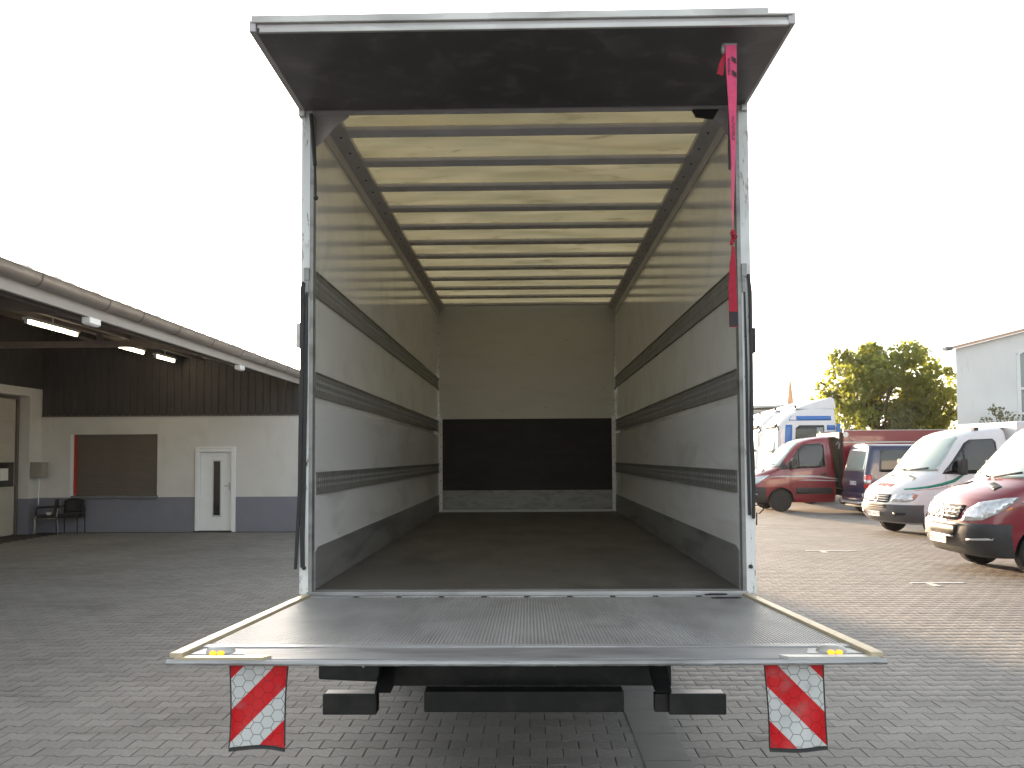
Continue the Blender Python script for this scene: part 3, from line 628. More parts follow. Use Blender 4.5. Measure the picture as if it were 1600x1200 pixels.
q = MB().box(-.86, .87, 5.36, 5.45, .37, .95)                      # lift cylinders and hydraulic block
for x in (-.62, -.3, .25, .6): q.tube([(x, 4.95, .92), (x, 5.9, .62)], .045, 10)
q.box(-.25, .05, 5.15, 5.25, .66, .80); q.box(.62, 1.02, 5.7, 6.3, .5, .92); q.box(.90, .98, 5.02, 5.1, .88, .96)
tp('lift_hydraulics', q, 'frame_black')
tp('valve_block', MB().box(-.36, -.27, 5.02, 5.10, .58, .72), 'steel_brown', bevel=.01)
tp('hanging_tag', MB().prism([(.14, .56), (.22, .58), (.24, .63), (.19, .68), (.16, .62)], 'y', 5.05, 5.055), 'box_grey')
tp('tank_light_block', MB().box(-1.2, -.62, 9.6, 11.2, .42, .92), 'frame_black', bevel=.06)  # from here to the engine: unseen parts added to block light below the truck
tp('battery_light_block', MB().box(.6, 1.16, 9.8, 11.0, .42, .92), 'frame_black', bevel=.03)
tp('spare_light_block', MB().lathe([(.2, -.11), (.44, -.12), (.48, -.08), (.48, .08), (.44, .12), (.2, .11)], (-.05, 6.5, .62), 'z', 28), 'tyre')
for x in (-1.0, .97): tp('flap_light_block', MB().box(x - .27, x + .27, 7.52, 7.535, .16, .95), 'rubber')
tp('engine_light_block', MB().box(-.55, .5, 11.6, 13.7, .38, .95), 'frame_black', bevel=.05)  # unseen, added to stop light coming in under the cab
tp('air_hose', MB().tube([(-.7, 5.1, .84), (-.55, 5.08, .70), (-.3, 5.06, .62), (0, 5.06, .66), (.3, 5.07, .60), (.55, 5.1, .78)], .014, 6), 'rubber')
tp('air_hose', MB().tube([(.3, 5.1, .88), (.42, 5.06, .66), (.60, 5.06, .58), (.74, 5.1, .74)], .012, 6), 'rubber')
ax = tp('axle', MB().tube([(-.85, 8.3, .5), (.82, 8.3, .5)], .09, 12).sphere((-.014, 8.3, .5), .2, .22, .2), 'frame_black')
for s in (-1, 1):
    for k in (0, 1):
        xx = XC + s * (.86 + .0 + .30 * k) - s * .0
        if k == 1: xx = XC + s * 1.12
        else: xx = XC + s * .80
        wh = tp('wheel', MB().lathe([(.27, -.12), (.46, -.125), (.495, -.09), (.495, .09), (.46, .125), (.27, .12)], (xx, 8.3, .495), 'x', 32), 'tyre')
        tp('rim', MB().lathe([(.27, -.1), (.25, -.02), (.12, 0), (.12, .06), (.25, .02), (.27, .1)], (xx, 8.3, .495), 'x', 24), 'rim_steel', wh)
    wh = tp('wheel', MB().lathe([(.27, -.13), (.46, -.14), (.495, -.1), (.495, .1), (.46, .14), (.27, .13)], (XC + s * 1.0, 12.75, .495), 'x', 32), 'tyre')
# driver's cab in front of the box (its shadow falls to the right)
q = MB()
for z, y1, hw in ((.55, 14.05, 1.18), (1.3, 14.1, 1.2), (1.9, 14.05, 1.18), (2.75, 13.75, 1.08), (2.95, 13.5, 1.0)): pass
rings = [[(XC - hw, 12.0, z), (XC + hw, 12.0, z), (XC + hw, y1 - .15, z), (XC + hw * .85, y1, z), (XC - hw * .85, y1, z), (XC - hw, y1 - .15, z)] for z, y1, hw in ((.55, 14.05, 1.18), (1.3, 14.1, 1.2), (1.9, 14.05, 1.18), (2.75, 13.75, 1.1), (3.0, 13.45, 1.0))]
tp('driver_cab', q.quad_strip(rings), 'car_white', bevel=.04)

# pull strap hanging from the flap
sx, sy = .978, 4.02
Z = lambda y: 1.78 + (713 - y) * sy / 1340
pts, wd, dr = [], [], []
for (py, off, w_, a) in [(62, 0, .052, 0), (80, .0, .052, 3), (110, .001, .050, 6), (150, .002, .044, 14), (185, .002, .036, 30), (220, .002, .028, 42), (260, .001, .022, 52), (300, -.004, .019, 58), (340, -.006, .013, 70), (362, -.007, .010, 80)]:
    pts.append((sx + off, sy + .002 * math.sin(py), Z(py))); wd.append(w_ if a < 20 else w_ / max(.35, math.cos(R(a)))); dr.append((math.cos(R(a)), math.sin(R(a)), 0))
strap = empty('pull_strap', (sx, sy, Z(512)), label='pink webbing pull strap, knotted halfway, hanging from the raised flap', cat='strap')
add('webbing', MB().ribbon(pts, dr, wd, .003), 'strap_pink', strap, smooth=60)
q = MB()
for k in range(7): q.sphere((sx - .008 + random.uniform(-.006, .006), sy + random.uniform(-.008, .008), Z(360 + 3.3 * k)), .011, .011, .008, 8, 5)
q.tube([(sx - .006, sy - .01, Z(362)), (sx + .010, sy - .012, Z(370)), (sx - .012, sy + .006, Z(378))], .005, 6)
add('knot', q, 'strap_red', strap, smooth=70)
pts = [(sx - .008, sy, Z(384)), (sx - .006, sy, Z(396)), (sx - .010, sy - .004, Z(415)), (sx - .014, sy - .006, Z(450)), (sx - .012, sy - .006, Z(485)), (sx - .010, sy - .004, Z(512))]
add('webbing_end', MB().ribbon(pts, [(1, .5, 0), (1, .2, 0), (1, .1, 0), (1, .05, 0), (1, 0, 0), (1, 0, 0)], [.010, .018, .030, .036, .040, .042], .006), 'strap_red', strap, smooth=60)
add('worn_tip', MB().ribbon([(sx - .011, sy - .008, Z(488)), (sx - .010, sy - .0075, Z(511))], [(1, 0, 0)] * 2, [.040, .0415], .002), 'print_black', strap)
add('tail_end', MB().ribbon([(sx - .02, sy + .01, Z(70)), (sx - .045, sy + .0, Z(92)), (sx - .055, sy - .002, Z(110))], [(1, .3, -.2), (1, .3, -.2), (1, .2, -.25)], [.012, .026, .032], .003), 'strap_red', strap)
add('eyelet', MB().sphere((sx - .034, sy + .012, Z(66)), .012, .012, .03).box(sx - .03, sx + .03, sy + .004, sy + .04, Z(62), Z(58)), 'kick_metal', strap)
for (u, z_) in ((.013, 84), (.013, 106)): add('printed_mark', MB().prism([(sx + u - .012, Z(z_ - 4)), (sx + u - .010, Z(z_ + 3)), (sx + u + .010, Z(z_ + 9)), (sx + u + .009, Z(z_ + 1))], 'y', sy - .0065, sy - .006), 'print_black', strap)
so = ORG[strap.name]
text_mesh('printed_lettering', 'AUTOTEILE', .016, frame_mtx((sx - .013 - so[0], sy - .007 - so[1], Z(97) - so[2]), (0, 0, -1), (1, 0, 0)), 'print_black', strap)
text_mesh('printed_lettering', 'AUTOTEILE', .022, frame_mtx((sx + .002 - so[0], sy - .012 - so[1], Z(197) - so[2]), (0, 0, -1), (.82, .57, 0)), 'print_black', strap)

# ================================================================== WORKSHOP BUILDING on the left
BY = 20.83; BX0, BX1 = -11.94, -5.30
GX, GZ = -5.49, 3.60
bld = empty('workshop_building', (BX0, BY, 0), label='white workshop with blue-grey plinth and dark canopy roof left of the truck', cat='building')
def bp(name, mb, m, parent=bld, **kw):
    if parent.name not in ORG: ORG[parent.name] = ORG[bld.name]
    return add(name, mb, m, parent, **kw)
def brick_wall_mat():
    m = MATS['wall_white']; N = m.node_tree.nodes; L = m.node_tree.links; b = N['Principled BSDF']
    tc = N.new('ShaderNodeTexCoord'); mp = N.new('ShaderNodeMapping'); mp.inputs['Rotation'].default_value = (R(90), 0, 0)
    br = N.new('ShaderNodeTexBrick'); br.inputs['Scale'].default_value = 1; br.inputs['Brick Width'].default_value = .5; br.inputs['Row Height'].default_value = .25; br.inputs['Mortar Size'].default_value = .008
    L.new(tc.outputs['Object'], mp.inputs[0]); L.new(mp.outputs[0], br.inputs['Vector'])
    bu = N.new('ShaderNodeBump'); bu.inputs['Strength'].default_value = .25; bu.inputs['Distance'].default_value = .01; bu.invert = True
    L.new(br.outputs['Fac'], bu.inputs['Height']); L.new(bu.outputs[0], b.inputs['Normal'])
brick_wall_mat()
WX0, WX1, WZ0, WZ1 = -11.14, -9.07, .88, 2.39           # shuttered window
DX0, DX1, DZ1 = -8.10, -7.16, 2.03                       # white door
PZ = .85; WT = 2.87
q = MB()
for a, b, c, d in ((BX0, WX0, 0, WT), (WX1, DX0, 0, WT), (DX1, BX1, 0, WT), (WX0, WX1, 0, WZ0), (WX0, WX1, WZ1, WT), (DX0, DX1, DZ1, WT)): q.box(a, b, BY, BY + .3, c, d)
wall = bp('wall', q, 'wall_white')
q = MB()
for a, b in ((BX0 + .004, DX0 - .03), (DX1 + .03, BX1)): q.box(a, b, BY - .004, BY - .0005, .0, PZ)
bp('painted_plinth', q, 'plinth_blue', wall)
# roller shutter window
sh = bp('roller_shutter', MB().box(WX0 + .06, WX1 - .02, BY + .06, BY + .09, WZ0 + .02, WZ1 - .02), 'shutter')
z = WZ0 + .03
bp('lintel', MB().box(WX0 + .059, WX1 - .021, BY + .03, BY + .12, WZ1 - .035, WZ1 - .001), 'shutter', sh)
sl = None
while z < WZ1 - .06:
    if sl is None:
        q = MB().prism([(BY + .058, z), (BY + .05, z + .012), (BY + .05, z + .045), (BY + .058, z + .052)], 'x', WX0 + .08, WX1 - .03); so_ = bp('slat', q, 'shutter', sh); sl = so_.data; z0_ = z
    else: mesh_copy('slat', sl, sh, (0, 0, z - z0_))
    z += .055
bp('window_jamb', MB().box(WX0 + .0, WX0 + .058, BY + .02, BY + .12, WZ0 + .03, WZ1 - .001), 'frame_red', sh)
bp('window_jamb', MB().box(WX0 - .075, WX0 - .001, BY - .006, BY + .2, WZ0, WZ1), 'pvc_white', sh)
bp('window_jamb', MB().box(WX1 - .02, WX1 - .001, BY + .02, BY + .12, WZ0 + .03, WZ1 - .001), 'shutter', sh)
bp('sill', MB().box(WX0 - .02, WX1 + .03, BY - .07, BY + .08, WZ0 - .055, WZ0 + .015), 'sill_grey', sh, bevel=.005)
# white door
dr_ = bp('door', MB().box(DX0 + .085, DX1 - .085, BY + .045, BY + .10, .03, DZ1 - .09), 'pvc_white')
q = MB().box(DX0 - .025, DX0 + .08, BY - .03, BY + .12, .0, DZ1).box(DX1 - .08, DX1 + .025, BY - .03, BY + .12, 0, DZ1).box(DX0 - .025, DX1 + .025, BY - .028, BY + .118, DZ1 + .001, DZ1 + .04).box(DX0 + .0805, DX1 - .0805, BY - .026, BY + .115, DZ1 - .085, DZ1 - .001)
bp('frame', q, 'pvc_white', dr_, bevel=.006)
gx = (DX0 + DX1) / 2 + .02
q = MB().box(gx - .105, gx - .082, BY + .03, BY + .0445, .36, 1.76).box(gx + .082, gx + .105, BY + .03, BY + .0445, .36, 1.76).box(gx - .0815, gx + .0815, BY + .031, BY + .0445, 1.72, 1.76).box(gx - .0815, gx + .0815, BY + .031, BY + .0445, .36, .40)
bp('glazing_bead', q, 'handle_steel', dr_)
bp('pane', MB().box(gx - .0813, gx + .0813, BY + .036, BY + .0445, .4005, 1.7195), 'glass_dark', dr_)
q = MB().box(DX1 - .16, DX1 - .125, BY + .015, BY + .0445, 1.0, 1.2).tube([(DX1 - .14, BY + .03, 1.12), (DX1 - .14, BY - .02, 1.12), (DX1 - .26, BY - .02, 1.12)], .012, 8)
bp('handle', q, 'handle_steel', dr_)
bp('threshold', MB().box(DX0 - .03, DX1 - .05, BY - .10, BY + .04, .002, .03), 'grille_dark', dr_)
# dark board cladding above
zu = lambda x: 3.70 + (-5.49 - x) * math.tan(R(13))
q = MB().prism([(BX0, WT + .001), (BX1, WT + .001), (BX1, zu(BX1) - .02), (BX0, zu(BX0) - .02)], 'y', BY + .03, BY + .2); clad = bp('cladding', q, 'board_brown')
x = BX0 + .01; bm_ = None
while x < BX1 - .1:
    j_ = random.uniform(-.005, .005)
    q = MB().prism([(x, WT - .02), (x + .172, WT - .02), (x + .172, zu(x + .172) - .03), (x, zu(x) - .03)], 'y', BY - .014 + j_, BY + .029)
    bp('board', q, 'board_brown', clad, bevel=.006)
    x += .182
bp('cap_strip', MB().box(BX0, BX1, BY - .022, BY - .013, WT - .05, WT - .021), 'steel_brown', clad)
# left wing: wall running towards the camera with a sectional door in a recess
q = MB().box(BX0 - .5, BX0 - .001, 20.32, BY + .3, 0, 3.50).box(BX0 - .5, BX0 - .0, 12.0, 20.319, 3.30, 3.50).box(BX0 - .5, BX0 - .33, 12.0, 20.318, 0, 3.299)
wing = bp('wing_wall', q, 'wall_white')
q = MB().box(BX0 + .0, BX0 + .003, 20.32, BY - .005, 0, PZ).box(BX0 - .32, BX0 + .003, 20.3165, 20.3195, 0, PZ)
bp('painted_plinth', q, 'plinth_blue', wing)
sd_ = bp('sectional_door', MB().box(BX0 - .325, BX0 - .29, 16.2, 20.22, .02, 3.22), 'door_cream')
for k in range(6):
    bp('door_panel', MB().box(BX0 - .2895, BX0 - .275, 16.2, 20.2, .03 + .53 * k, .545 + .53 * k), 'door_cream', sd_, bevel=.006)
q = MB().box(BX0 - .325, BX0 - .24, 20.221, 20.30, .0, 3.28).box(BX0 - .325, BX0 - .24, 16.0, 20.22, 3.221, 3.28); bp('door_track', q, 'steel_brown', sd_)
bp('door_window', MB().box(BX0 - .2745, BX0 - .262, 19.2, 20.15, 1.15, 1.72), 'glass_dark', sd_)
bp('notice', MB().box(BX0 - .2615, BX0 - .259, 19.62, 19.93, 1.30, 1.58), 'plate_white', sd_)
# upper dark gable of the wing
bp('wing_cladding', MB().box(BX0 - .4, BX0 + .004, 12.0, BY + .03, 3.502, zu(BX0) - .005), 'board_brown')
bp('rear_shade_volume', MB().box(-13.4, -5.31, BY + .31, 31.0, 0, 3.6).prism([(-5.305, 0), (-3.1, 0), (-3.1, 4.4), (-4.2, 5.0), (-5.305, 4.6)], 'y', BY + .02, 31.0), 'wall_white')  # unseen; right-hand extension added to shade the ground under the truck
bp('painted_plinth', MB().box(-5.29, -3.1, BY + .014, BY + .0195, 0, PZ).box(-3.0995, -3.096, BY + .02, 31.0, 0, PZ), 'plinth_blue')  # plinth band on the unseen added extension
# roof: soffit, tiles, gutter, fascia, trusses
RS = math.tan(R(13)); RY0, RY1 = 2.5, 31.2; RX1 = -13.5
zu = lambda x: 3.70 + (GX - x) * RS
rf = bp('roof', MB().quad_strip([[(GX - .10, yy, zu(GX - .1)), (RX1, yy, zu(RX1)), (RX1, yy, zu(RX1) + .16), (GX - .06, yy, zu(GX - .06) + .13)] for yy in (RY0, RY1)]), 'soffit')
q = MB()
bp('fascia', MB().box(GX - .095, GX - .045, RY0, 21.2, GZ - .02, GZ + .20), 'fascia', rf)
# gutter segments
def gutter(y0, y1):
    pr = [(GX + .005 + .095 * math.cos(a), GZ + .235 + .125 * math.sin(a)) for a in np.linspace(PI, 2 * PI, 11)] + [(GX + .115, GZ + .25), (GX + .10, GZ + .262), (GX + .092, GZ + .245)]
    inn = [(GX + .005 + .090 * math.cos(a), GZ + .237 + .119 * math.sin(a)) for a in np.linspace(2 * PI, PI, 11)]
    return MB().prism(pr + inn, 'y', y0, y1)
ys = [RY0, 5.5, 7.8, 9.38, 10.93, 11.9, 13.16, 14.6, 16.1, 17.6, 19.1, 21.25]
for a, b in zip(ys[:-1], ys[1:]):
    gg = bp('gutter', gutter(a + .004, b - .004), 'gutter_zinc', rf, smooth=40)
    bp('gutter_clip', MB().prism([(GX + .005 + .1005 * math.cos(t), GZ + .235 + .131 * math.sin(t)) for t in np.linspace(PI, 2 * PI, 9)] + [(GX + .005 + .096 * math.cos(t), GZ + .235 + .126 * math.sin(t)) for t in np.linspace(2 * PI, PI, 9)], 'y', b - .016, b + .012), 'steel_brown', rf)
# tiles at the eaves
tm_ = None; y = 6.0
while y < 21.3:
    if tm_ is None:
        q = MB(); pr = [(GX + .06 - k * .11, zu(GX) + .140 + k * .11 * RS) for k in range(4)]
        q.quad_strip([[(px, y + .15 + .145 * math.cos(a), pz + .045 * math.sin(a)) for a in np.linspace(0, PI, 7)] + [(px, y + .15 - .145, pz - .02), (px, y + .15 + .145, pz - .02)] for px, pz in pr])
        t = bp('roof_tile', q, 'roof_tile', rf); tm_ = t.data; y0_ = y
    else: mesh_copy('roof_tile', tm_, rf, (0, y - y0_, random.uniform(-.01, .01)))
    y += .30
# trusses
for ty in (8.2, 12.6, 17.0):
    zb = 4.03 if ty > 9 else 4.1; x0, x1 = GX - .2, -13.3
    q = MB().box(x1, GX - 1.15, ty - .05, ty + .05, zb, zb + .12)
    tr = bp('truss', q, 'steel_brown')
    q = MB().bar((GX - .15, ty, zu(GX - .15) - .06), (x1, ty, zu(x1) - .06), .09, .11)
    for xx in (-8.6, -11.6): q.box(xx - .05, xx + .05, ty - .045, ty + .045, zb + .121, zu(xx) - .1)
    for xa, xb in ((-8.65, -11.5), (-8.55, -7.0)): q.bar((xa, ty, zb + .1), (xb, ty, zu(xb) - .08), .06, .06)
    bp('truss_web', q, 'steel_brown', tr)
for x in (-6.6, -8.0, -9.6, -11.2): bp('purlin', MB().box(x - .05, x + .05, RY0 + .1, BY - .05, zu(x) - .10, zu(x) - .005), 'steel_brown', rf)
# fluorescent lights below the canopy
for i, (ya, yb, lab) in enumerate([(14.35, 15.95, 'lit fluorescent tube nearest under the canopy'), (17.4, 18.75, 'lit fluorescent tube in the middle of the row under the canopy'), (19.42, 20.4, 'lit fluorescent tube farthest back under the canopy')]):
    lt = empty('fluorescent_light', (-8.52, (ya + yb) / 2, 4.10), label=lab, cat='light', group='fluorescent lights under the canopy')
    add('tube', MB().tube([(-8.52, ya, 4.13), (-8.52, yb, 4.13)], .026, 10), 'tube_on', lt)
    add('fixture', MB().box(-8.58, -8.46, ya - .03, yb + .03, 4.165, 4.21).box(-8.545, -8.495, ya - .03, ya - .005, 4.10, 4.164).box(-8.545, -8.495, yb + .005, yb + .03, 4.10, 4.164).box(-8.53, -8.51, (ya + yb) / 2 - .01, (ya + yb) / 2 + .01, 4.211, zu(-8.52) + .005), 'fixture', lt)
# small white lamp boxes on the fascia
for y, lab in ((10.78, 'small white lamp box below the gutter, nearer one'), (16.42, 'small white lamp box below the gutter, farther one')):
    t = empty('eaves_lamp', (GX - .07, y, GZ - .1), label=lab, cat='lamp', group='lamp boxes on the gutter board')
    add('housing', MB().box(GX - .13, GX - .02, y - .14, y + .14, GZ - .105, GZ - .021), 'pvc_white', t, bevel=.01)
    add('lens', MB().box(GX - .11, GX - .04, y - .12, y + .12, GZ - .118, GZ - .1055), 'fixture', t)
# control box on the wing wall
cb = empty('control_box', (BX0 + .16, 20.45, 1.3), label='grey wall box on the wing wall above the small chair', cat='box')
add('housing', MB().box(BX0 + .002, BX0 + .30, 20.36, 20.62, 1.34, 1.72), 'box_grey', cb, bevel=.012)
add('lid', MB().box(BX0 + .02, BX0 + .285, 20.345, 20.3595, 1.36, 1.70), 'box_grey', cb, bevel=.005)
add('cable', MB().tube([(BX0 + .14, 20.5, 1.345), (BX0 + .15, 20.52, 1.2), (BX0 + .13, 20.52, 1.0), (BX0 + .17, 20.45, .7)], .012, 6), 'pvc_white', cb)
# chairs by the wall
def chair(loc, rz, lab, legm, seat_z=.45):
    c = empty('visitor_chair', loc, rz, label=lab, cat='chair', group='chairs by the workshop wall')
    def A(n, mb, m, **k): return add(n, mb, m, c, local=True, **k)
    A('seat', MB().prism([(-.23, -.22), (.23, -.22), (.25, .0), (.22, .23), (-.22, .23), (-.25, 0)], 'z', seat_z - .03, seat_z + .035), 'chair_black', bevel=.015)
    q = MB(); rows = [[(x, .24 + .03 * (z - .5) - .06 * (x / .23) ** 2 + .03, z - .05 * (abs(x) / .23) ** 3 * (z > .7)) for x in np.linspace(-.23, .23, 9)] for z in np.linspace(.50, .84, 6)]
    q.quad_strip(rows, closed=False, cap=False); o = A('backrest', q, 'chair_black', smooth=60); so2 = o.modifiers.new('thick', 'SOLIDIFY'); so2.thickness = .035
    for sx_ in (-1, 1):
        A('leg', MB().tube([(sx_ * .235, -.23, 0), (sx_ * .235, -.22, .42), (sx_ * .235, -.18, .44)], .012, 6), legm)
        A('leg', MB().tube([(sx_ * .235, .27, 0), (sx_ * .235, .23, .44), (sx_ * .235, .26, .62)], .012, 6), legm)
        A('arm_rest', MB().tube([(sx_ * .25, -.2, .44), (sx_ * .25, -.2, .64), (sx_ * .25, .24, .66)], .014, 6), 'chair_black')
    A('frame', MB().tube([(-.235, -.2, seat_z - .05), (.235, -.2, seat_z - .05), (.235, .22, seat_z - .05), (-.235, .22, seat_z - .05), (-.235, -.2, seat_z - .05)], .011, 6), legm)
    return c
chair((-10.98, 20.45, 0), R(8), 'black upholstered visitor chair under the shuttered window', 'chair_black')
chair((-11.50, 20.30, 0), R(-62), 'dark chair with chrome legs below the grey wall box', 'chrome', .43)
add('paper_cup', MB().lathe([(.05, 0), (.065, .05), (.06, .055), (.03, .05)], (-11.42, 20.28, .467), 'z', 10), 'pvc_white', label='small white bowl lying on the chrome-legged chair', cat='bowl')

# ================================================================== VEHICLES
def interp(keys, n):
    """keys: rows (z, xf, w, d, n); linear refinement"""
    K = np.array(keys, float); out = []
    for a, b in zip(K[:-1], K[1:]):
        for i in range(n): out.append(a + (b - a) * i / n)
    out.append(K[-1]); return out
def contour(z, xf, wd, d, ex, xr, rr, N=22, M=6):
    pts = []
    for i in range(N + 1):
        a = -PI / 2 + PI * i / N; c, s = math.cos(a), math.sin(a)
        yy = wd * math.copysign(abs(s) ** (2 / ex), s); xx = xf - d + d * abs(c) ** (2 / ex)
        pts.append((xx, yy, z))
    for i in range(M + 1):
        a = PI / 2 * i / M; pts.append((xr + rr - rr * math.sin(a), wd - rr + rr * math.cos(a), z))
    for i in range(M + 1):
        a = PI / 2 * (1 - i / M); pts.append((xr + rr - rr * math.sin(a), -wd + rr - rr * math.cos(a), z))
    return pts
class Car:
    def __init__(s, name, loc, rz, label, cat='van', group='vehicles parked in the yard'):
        s.root = empty(name, loc, rz, label=label, cat=cat, group=group)
    def part(s, name, mb, m, parent=None, **k): return add(name, mb, m, parent or s.root, local=True, **k)
    def shell(s, keys, xr, rr, m, wheels=(), wr=.40, rear=None, sub=3):
        """stacked plan contours, wheel arches cut out"""
        rings = []
        for k in interp(keys, sub):
            xrr = xr if rear is None else float(np.interp(k[0], [p[0] for p in rear], [p[1] for p in rear]))
            rings.append(contour(k[0], k[1], k[2], k[3], k[4], xrr, min(rr, k[2] * .6)))
        q = MB().quad_strip(rings); o = s.part('body', q, m); me = o.data
        if wheels:
            c = MB()
            for (wx, wy) in wheels: c.lathe([(wr, -.20), (wr, .30)] if wy > 0 else [(wr, -.30), (wr, .20)], (wx, wy, .36), 'y', 28)
            cm = bpy.data.meshes.new('cut'); cm.from_pydata([tuple(p) for p in c.v], [], c.f)
            b = bmesh.new(); b.from_mesh(cm); bmesh.ops.recalc_face_normals(b, faces=b.faces[:]); b.to_mesh(cm); b.free()
            co = bpy.data.objects.new('cut', cm); COL.objects.link(co)
            co.parent = s.root
            md = o.modifiers.new('b', 'BOOLEAN'); md.operation = 'DIFFERENCE'; md.object = co; md.solver = 'EXACT'
            bpy.context.view_layer.update()
            ne = bpy.data.meshes.new_from_object(o.evaluated_get(bpy.context.evaluated_depsgraph_get())); o.modifiers.clear(); o.data = ne; me = ne; ne.name = 'body'
            bpy.data.objects.remove(co)
        me.materials.clear(); me.materials.append(MATS[m]); me.materials.append(MATS['grille_dark'])
        for p in me.polygons:
            p.material_index = 0; p.use_smooth = True
            for (wx, wy) in wheels:
                if math.hypot(p.center.x - wx, p.center.z - .36) < wr + .004 and abs(abs(p.center.y) - abs(wy)) < .26 and (abs(p.normal.y) < .6 or abs(p.center.y) < abs(wy) - .1): p.material_index = 1
        me.set_sharp_from_angle(angle=R(38))
        s.body = o; b = bmesh.new(); b.from_mesh(me); s.bvh = BVHTree.FromBMesh(b); b.free(); return o
    def patch(s, name, pts, dirv, m, off=.006, grid=.09, parent=None, bvh=None):
        """surface piece: outline pts (rough 3D), projected along dirv onto the body, raised by off"""
        d = Vector(dirv).normalized(); e2 = (Vector((0, 0, 1)) - d * d.z).normalized() if abs(d.z) < .9 else Vector((1, 0, 0)); e1 = e2.cross(d)
        P = [(Vector(p).dot(e1), Vector(p).dot(e2)) for p in pts]
        b = bmesh.new(); vs_ = [b.verts.new((u, v, 0)) for u, v in P]; b.faces.new(vs_)
        us, vv = [p[0] for p in P], [p[1] for p in P]
        for k in range(1, int((max(us) - min(us)) / grid) + 1):
            bmesh.ops.bisect_plane(b, geom=b.verts[:] + b.edges[:] + b.faces[:], plane_co=(min(us) + k * grid, 0, 0), plane_no=(1, 0, 0))
        for k in range(1, int((max(vv) - min(vv)) / grid) + 1):
            bmesh.ops.bisect_plane(b, geom=b.verts[:] + b.edges[:] + b.faces[:], plane_co=(0, min(vv) + k * grid, 0), plane_no=(0, 1, 0))
        bmesh.ops.triangulate(b, faces=b.faces[:])
        mean = sum((Vector(p) for p in pts), Vector()) / len(pts); last = mean.dot(d); miss = []
        for v in b.verts:
            o_ = e1 * v.co.x + e2 * v.co.y
            hit, nrm, _, _ = (bvh or s.bvh).ray_cast(o_ + d * (mean.dot(d) - 1.6), d)
            if hit is None: v.co = o_ + d * (last)
            else:
                if nrm.dot(d) > 0: nrm = -nrm
                v.co = hit - d * off; last = hit.dot(d)
        me = bpy.data.meshes.new(name); b.to_mesh(me); b.free()
        mb = MB(); mb.v = [tuple(v.co) for v in me.vertices]; mb.f = [tuple(p.vertices) for p in me.polygons]; bpy.data.meshes.remove(me)
        o = s.part(name, mb, m, parent, smooth=50); sm_ = o.modifiers.new('thick', 'SOLIDIFY'); sm_.thickness = .010; sm_.offset = 0
        return o
    def side_patch(s, name, pts2, m, side, off=.006, **k):
        return s.patch(name, [(x, side, z) for x, z in pts2], (0, -side, 0), m, off, **k)
    def wheel(s, x, y, r=.345, wd=.225, rimr=.20, cap='rim_steel'):
        sg = 1 if y > 0 else -1; c = (x, y - sg * wd / 2, r + .002)
        q = MB().lathe([(rimr, -wd / 2), (r - .03, -wd / 2), (r, -wd / 2 + .035), (r, wd / 2 - .035), (r - .03, wd / 2), (rimr, wd / 2)], c, 'y', 36)
        t = s.part('wheel', q, 'tyre', smooth=35)
        q = MB().lathe([(rimr + .004, sg * wd * .47), (rimr - .02, sg * wd * .36), (rimr * .55, sg * wd * .22), (rimr * .45, sg * wd * .42), (.05, sg * wd * .44), (.0001, sg * wd * .44)], c, 'y', 28)
        s.part('rim', q, cap, t, smooth=40)
        q = MB().lathe([(rimr * .52, sg * wd * .43), (rimr * .52, sg * wd * .46), (rimr * .44, sg * wd * .46), (rimr * .44, sg * wd * .43)], c, 'y', 24); s.part('trim_ring', q, 'chrome_satin', t)
    def star(s, c, r, tilt=0):
        q = MB(); n = 28
        T = lambda u, v: (c[0] - v * math.sin(tilt), c[1] + u, c[2] + v * math.cos(tilt))
        q.quad_strip([[tuple(np.array(T(math.cos(a) * (r + rr_ * math.cos(b)), math.sin(a) * (r + rr_ * math.cos(b)))) + np.array((rr_ * math.sin(b), 0, 0))) for b in [k * PI / 3 for k in range(6)]] for rr_ in (r * .10,) for a in [2 * PI * k / n for k in range(n + 1)]], cap=False)
        for k in range(3):
            a = PI / 2 + 2 * PI * k / 3; p, e = T(r * math.cos(a), r * math.sin(a)), T(0, 0)
            ca, sa = math.cos(a + PI / 2), math.sin(a + PI / 2); w_ = r * .17
            l, rr2 = T(w_ * ca, w_ * sa), T(-w_ * ca, -w_ * sa)
            f = (e[0] + r * .16, e[1], e[2])
            b0 = len(q.v); q.v += [p, l, f, rr2]; q.f += [(b0, b0 + 1, b0 + 2), (b0, b0 + 2, b0 + 3)]
        return s.part('star_emblem', q, 'chrome')
    def plate(s, c, wd, txt, nrm=(1, 0, 0), parent=None):
        """number plate facing +x (front)"""
        sg = nrm[0]
        p = s.part('number_plate', MB().box(c[0], c[0] + sg * .012, c[1] - wd / 2, c[1] + wd / 2, c[2] - .055, c[2] + .055), 'plate_white')
        s.part('country_band', MB().box(c[0] + sg * .0125, c[0] + sg * .0135, c[1] - sg * wd * .5, c[1] - sg * wd * .42, c[2] - .052, c[2] + .052), 'plate_blue', p)
        text_mesh('plate_number', txt, .105, frame_mtx((c[0] + sg * .0135, c[1] + sg * .02, c[2]), (0, sg, 0), (0, 0, 1)), 'print_black', p)

def mirror(car, x, y, z, s):
    m_ = car.part('wing_mirror', MB().box(x - .11, x + .05, y + s * .10, y + s * .27, z - .02, z + .33), 'car_plastic', bevel=.04)
    car.part('mirror_arm', MB().bar((x - .02, y - s * .02, z + .05), (x - .02, y + s * .12, z + .08), .07, .09), 'car_plastic', m_)

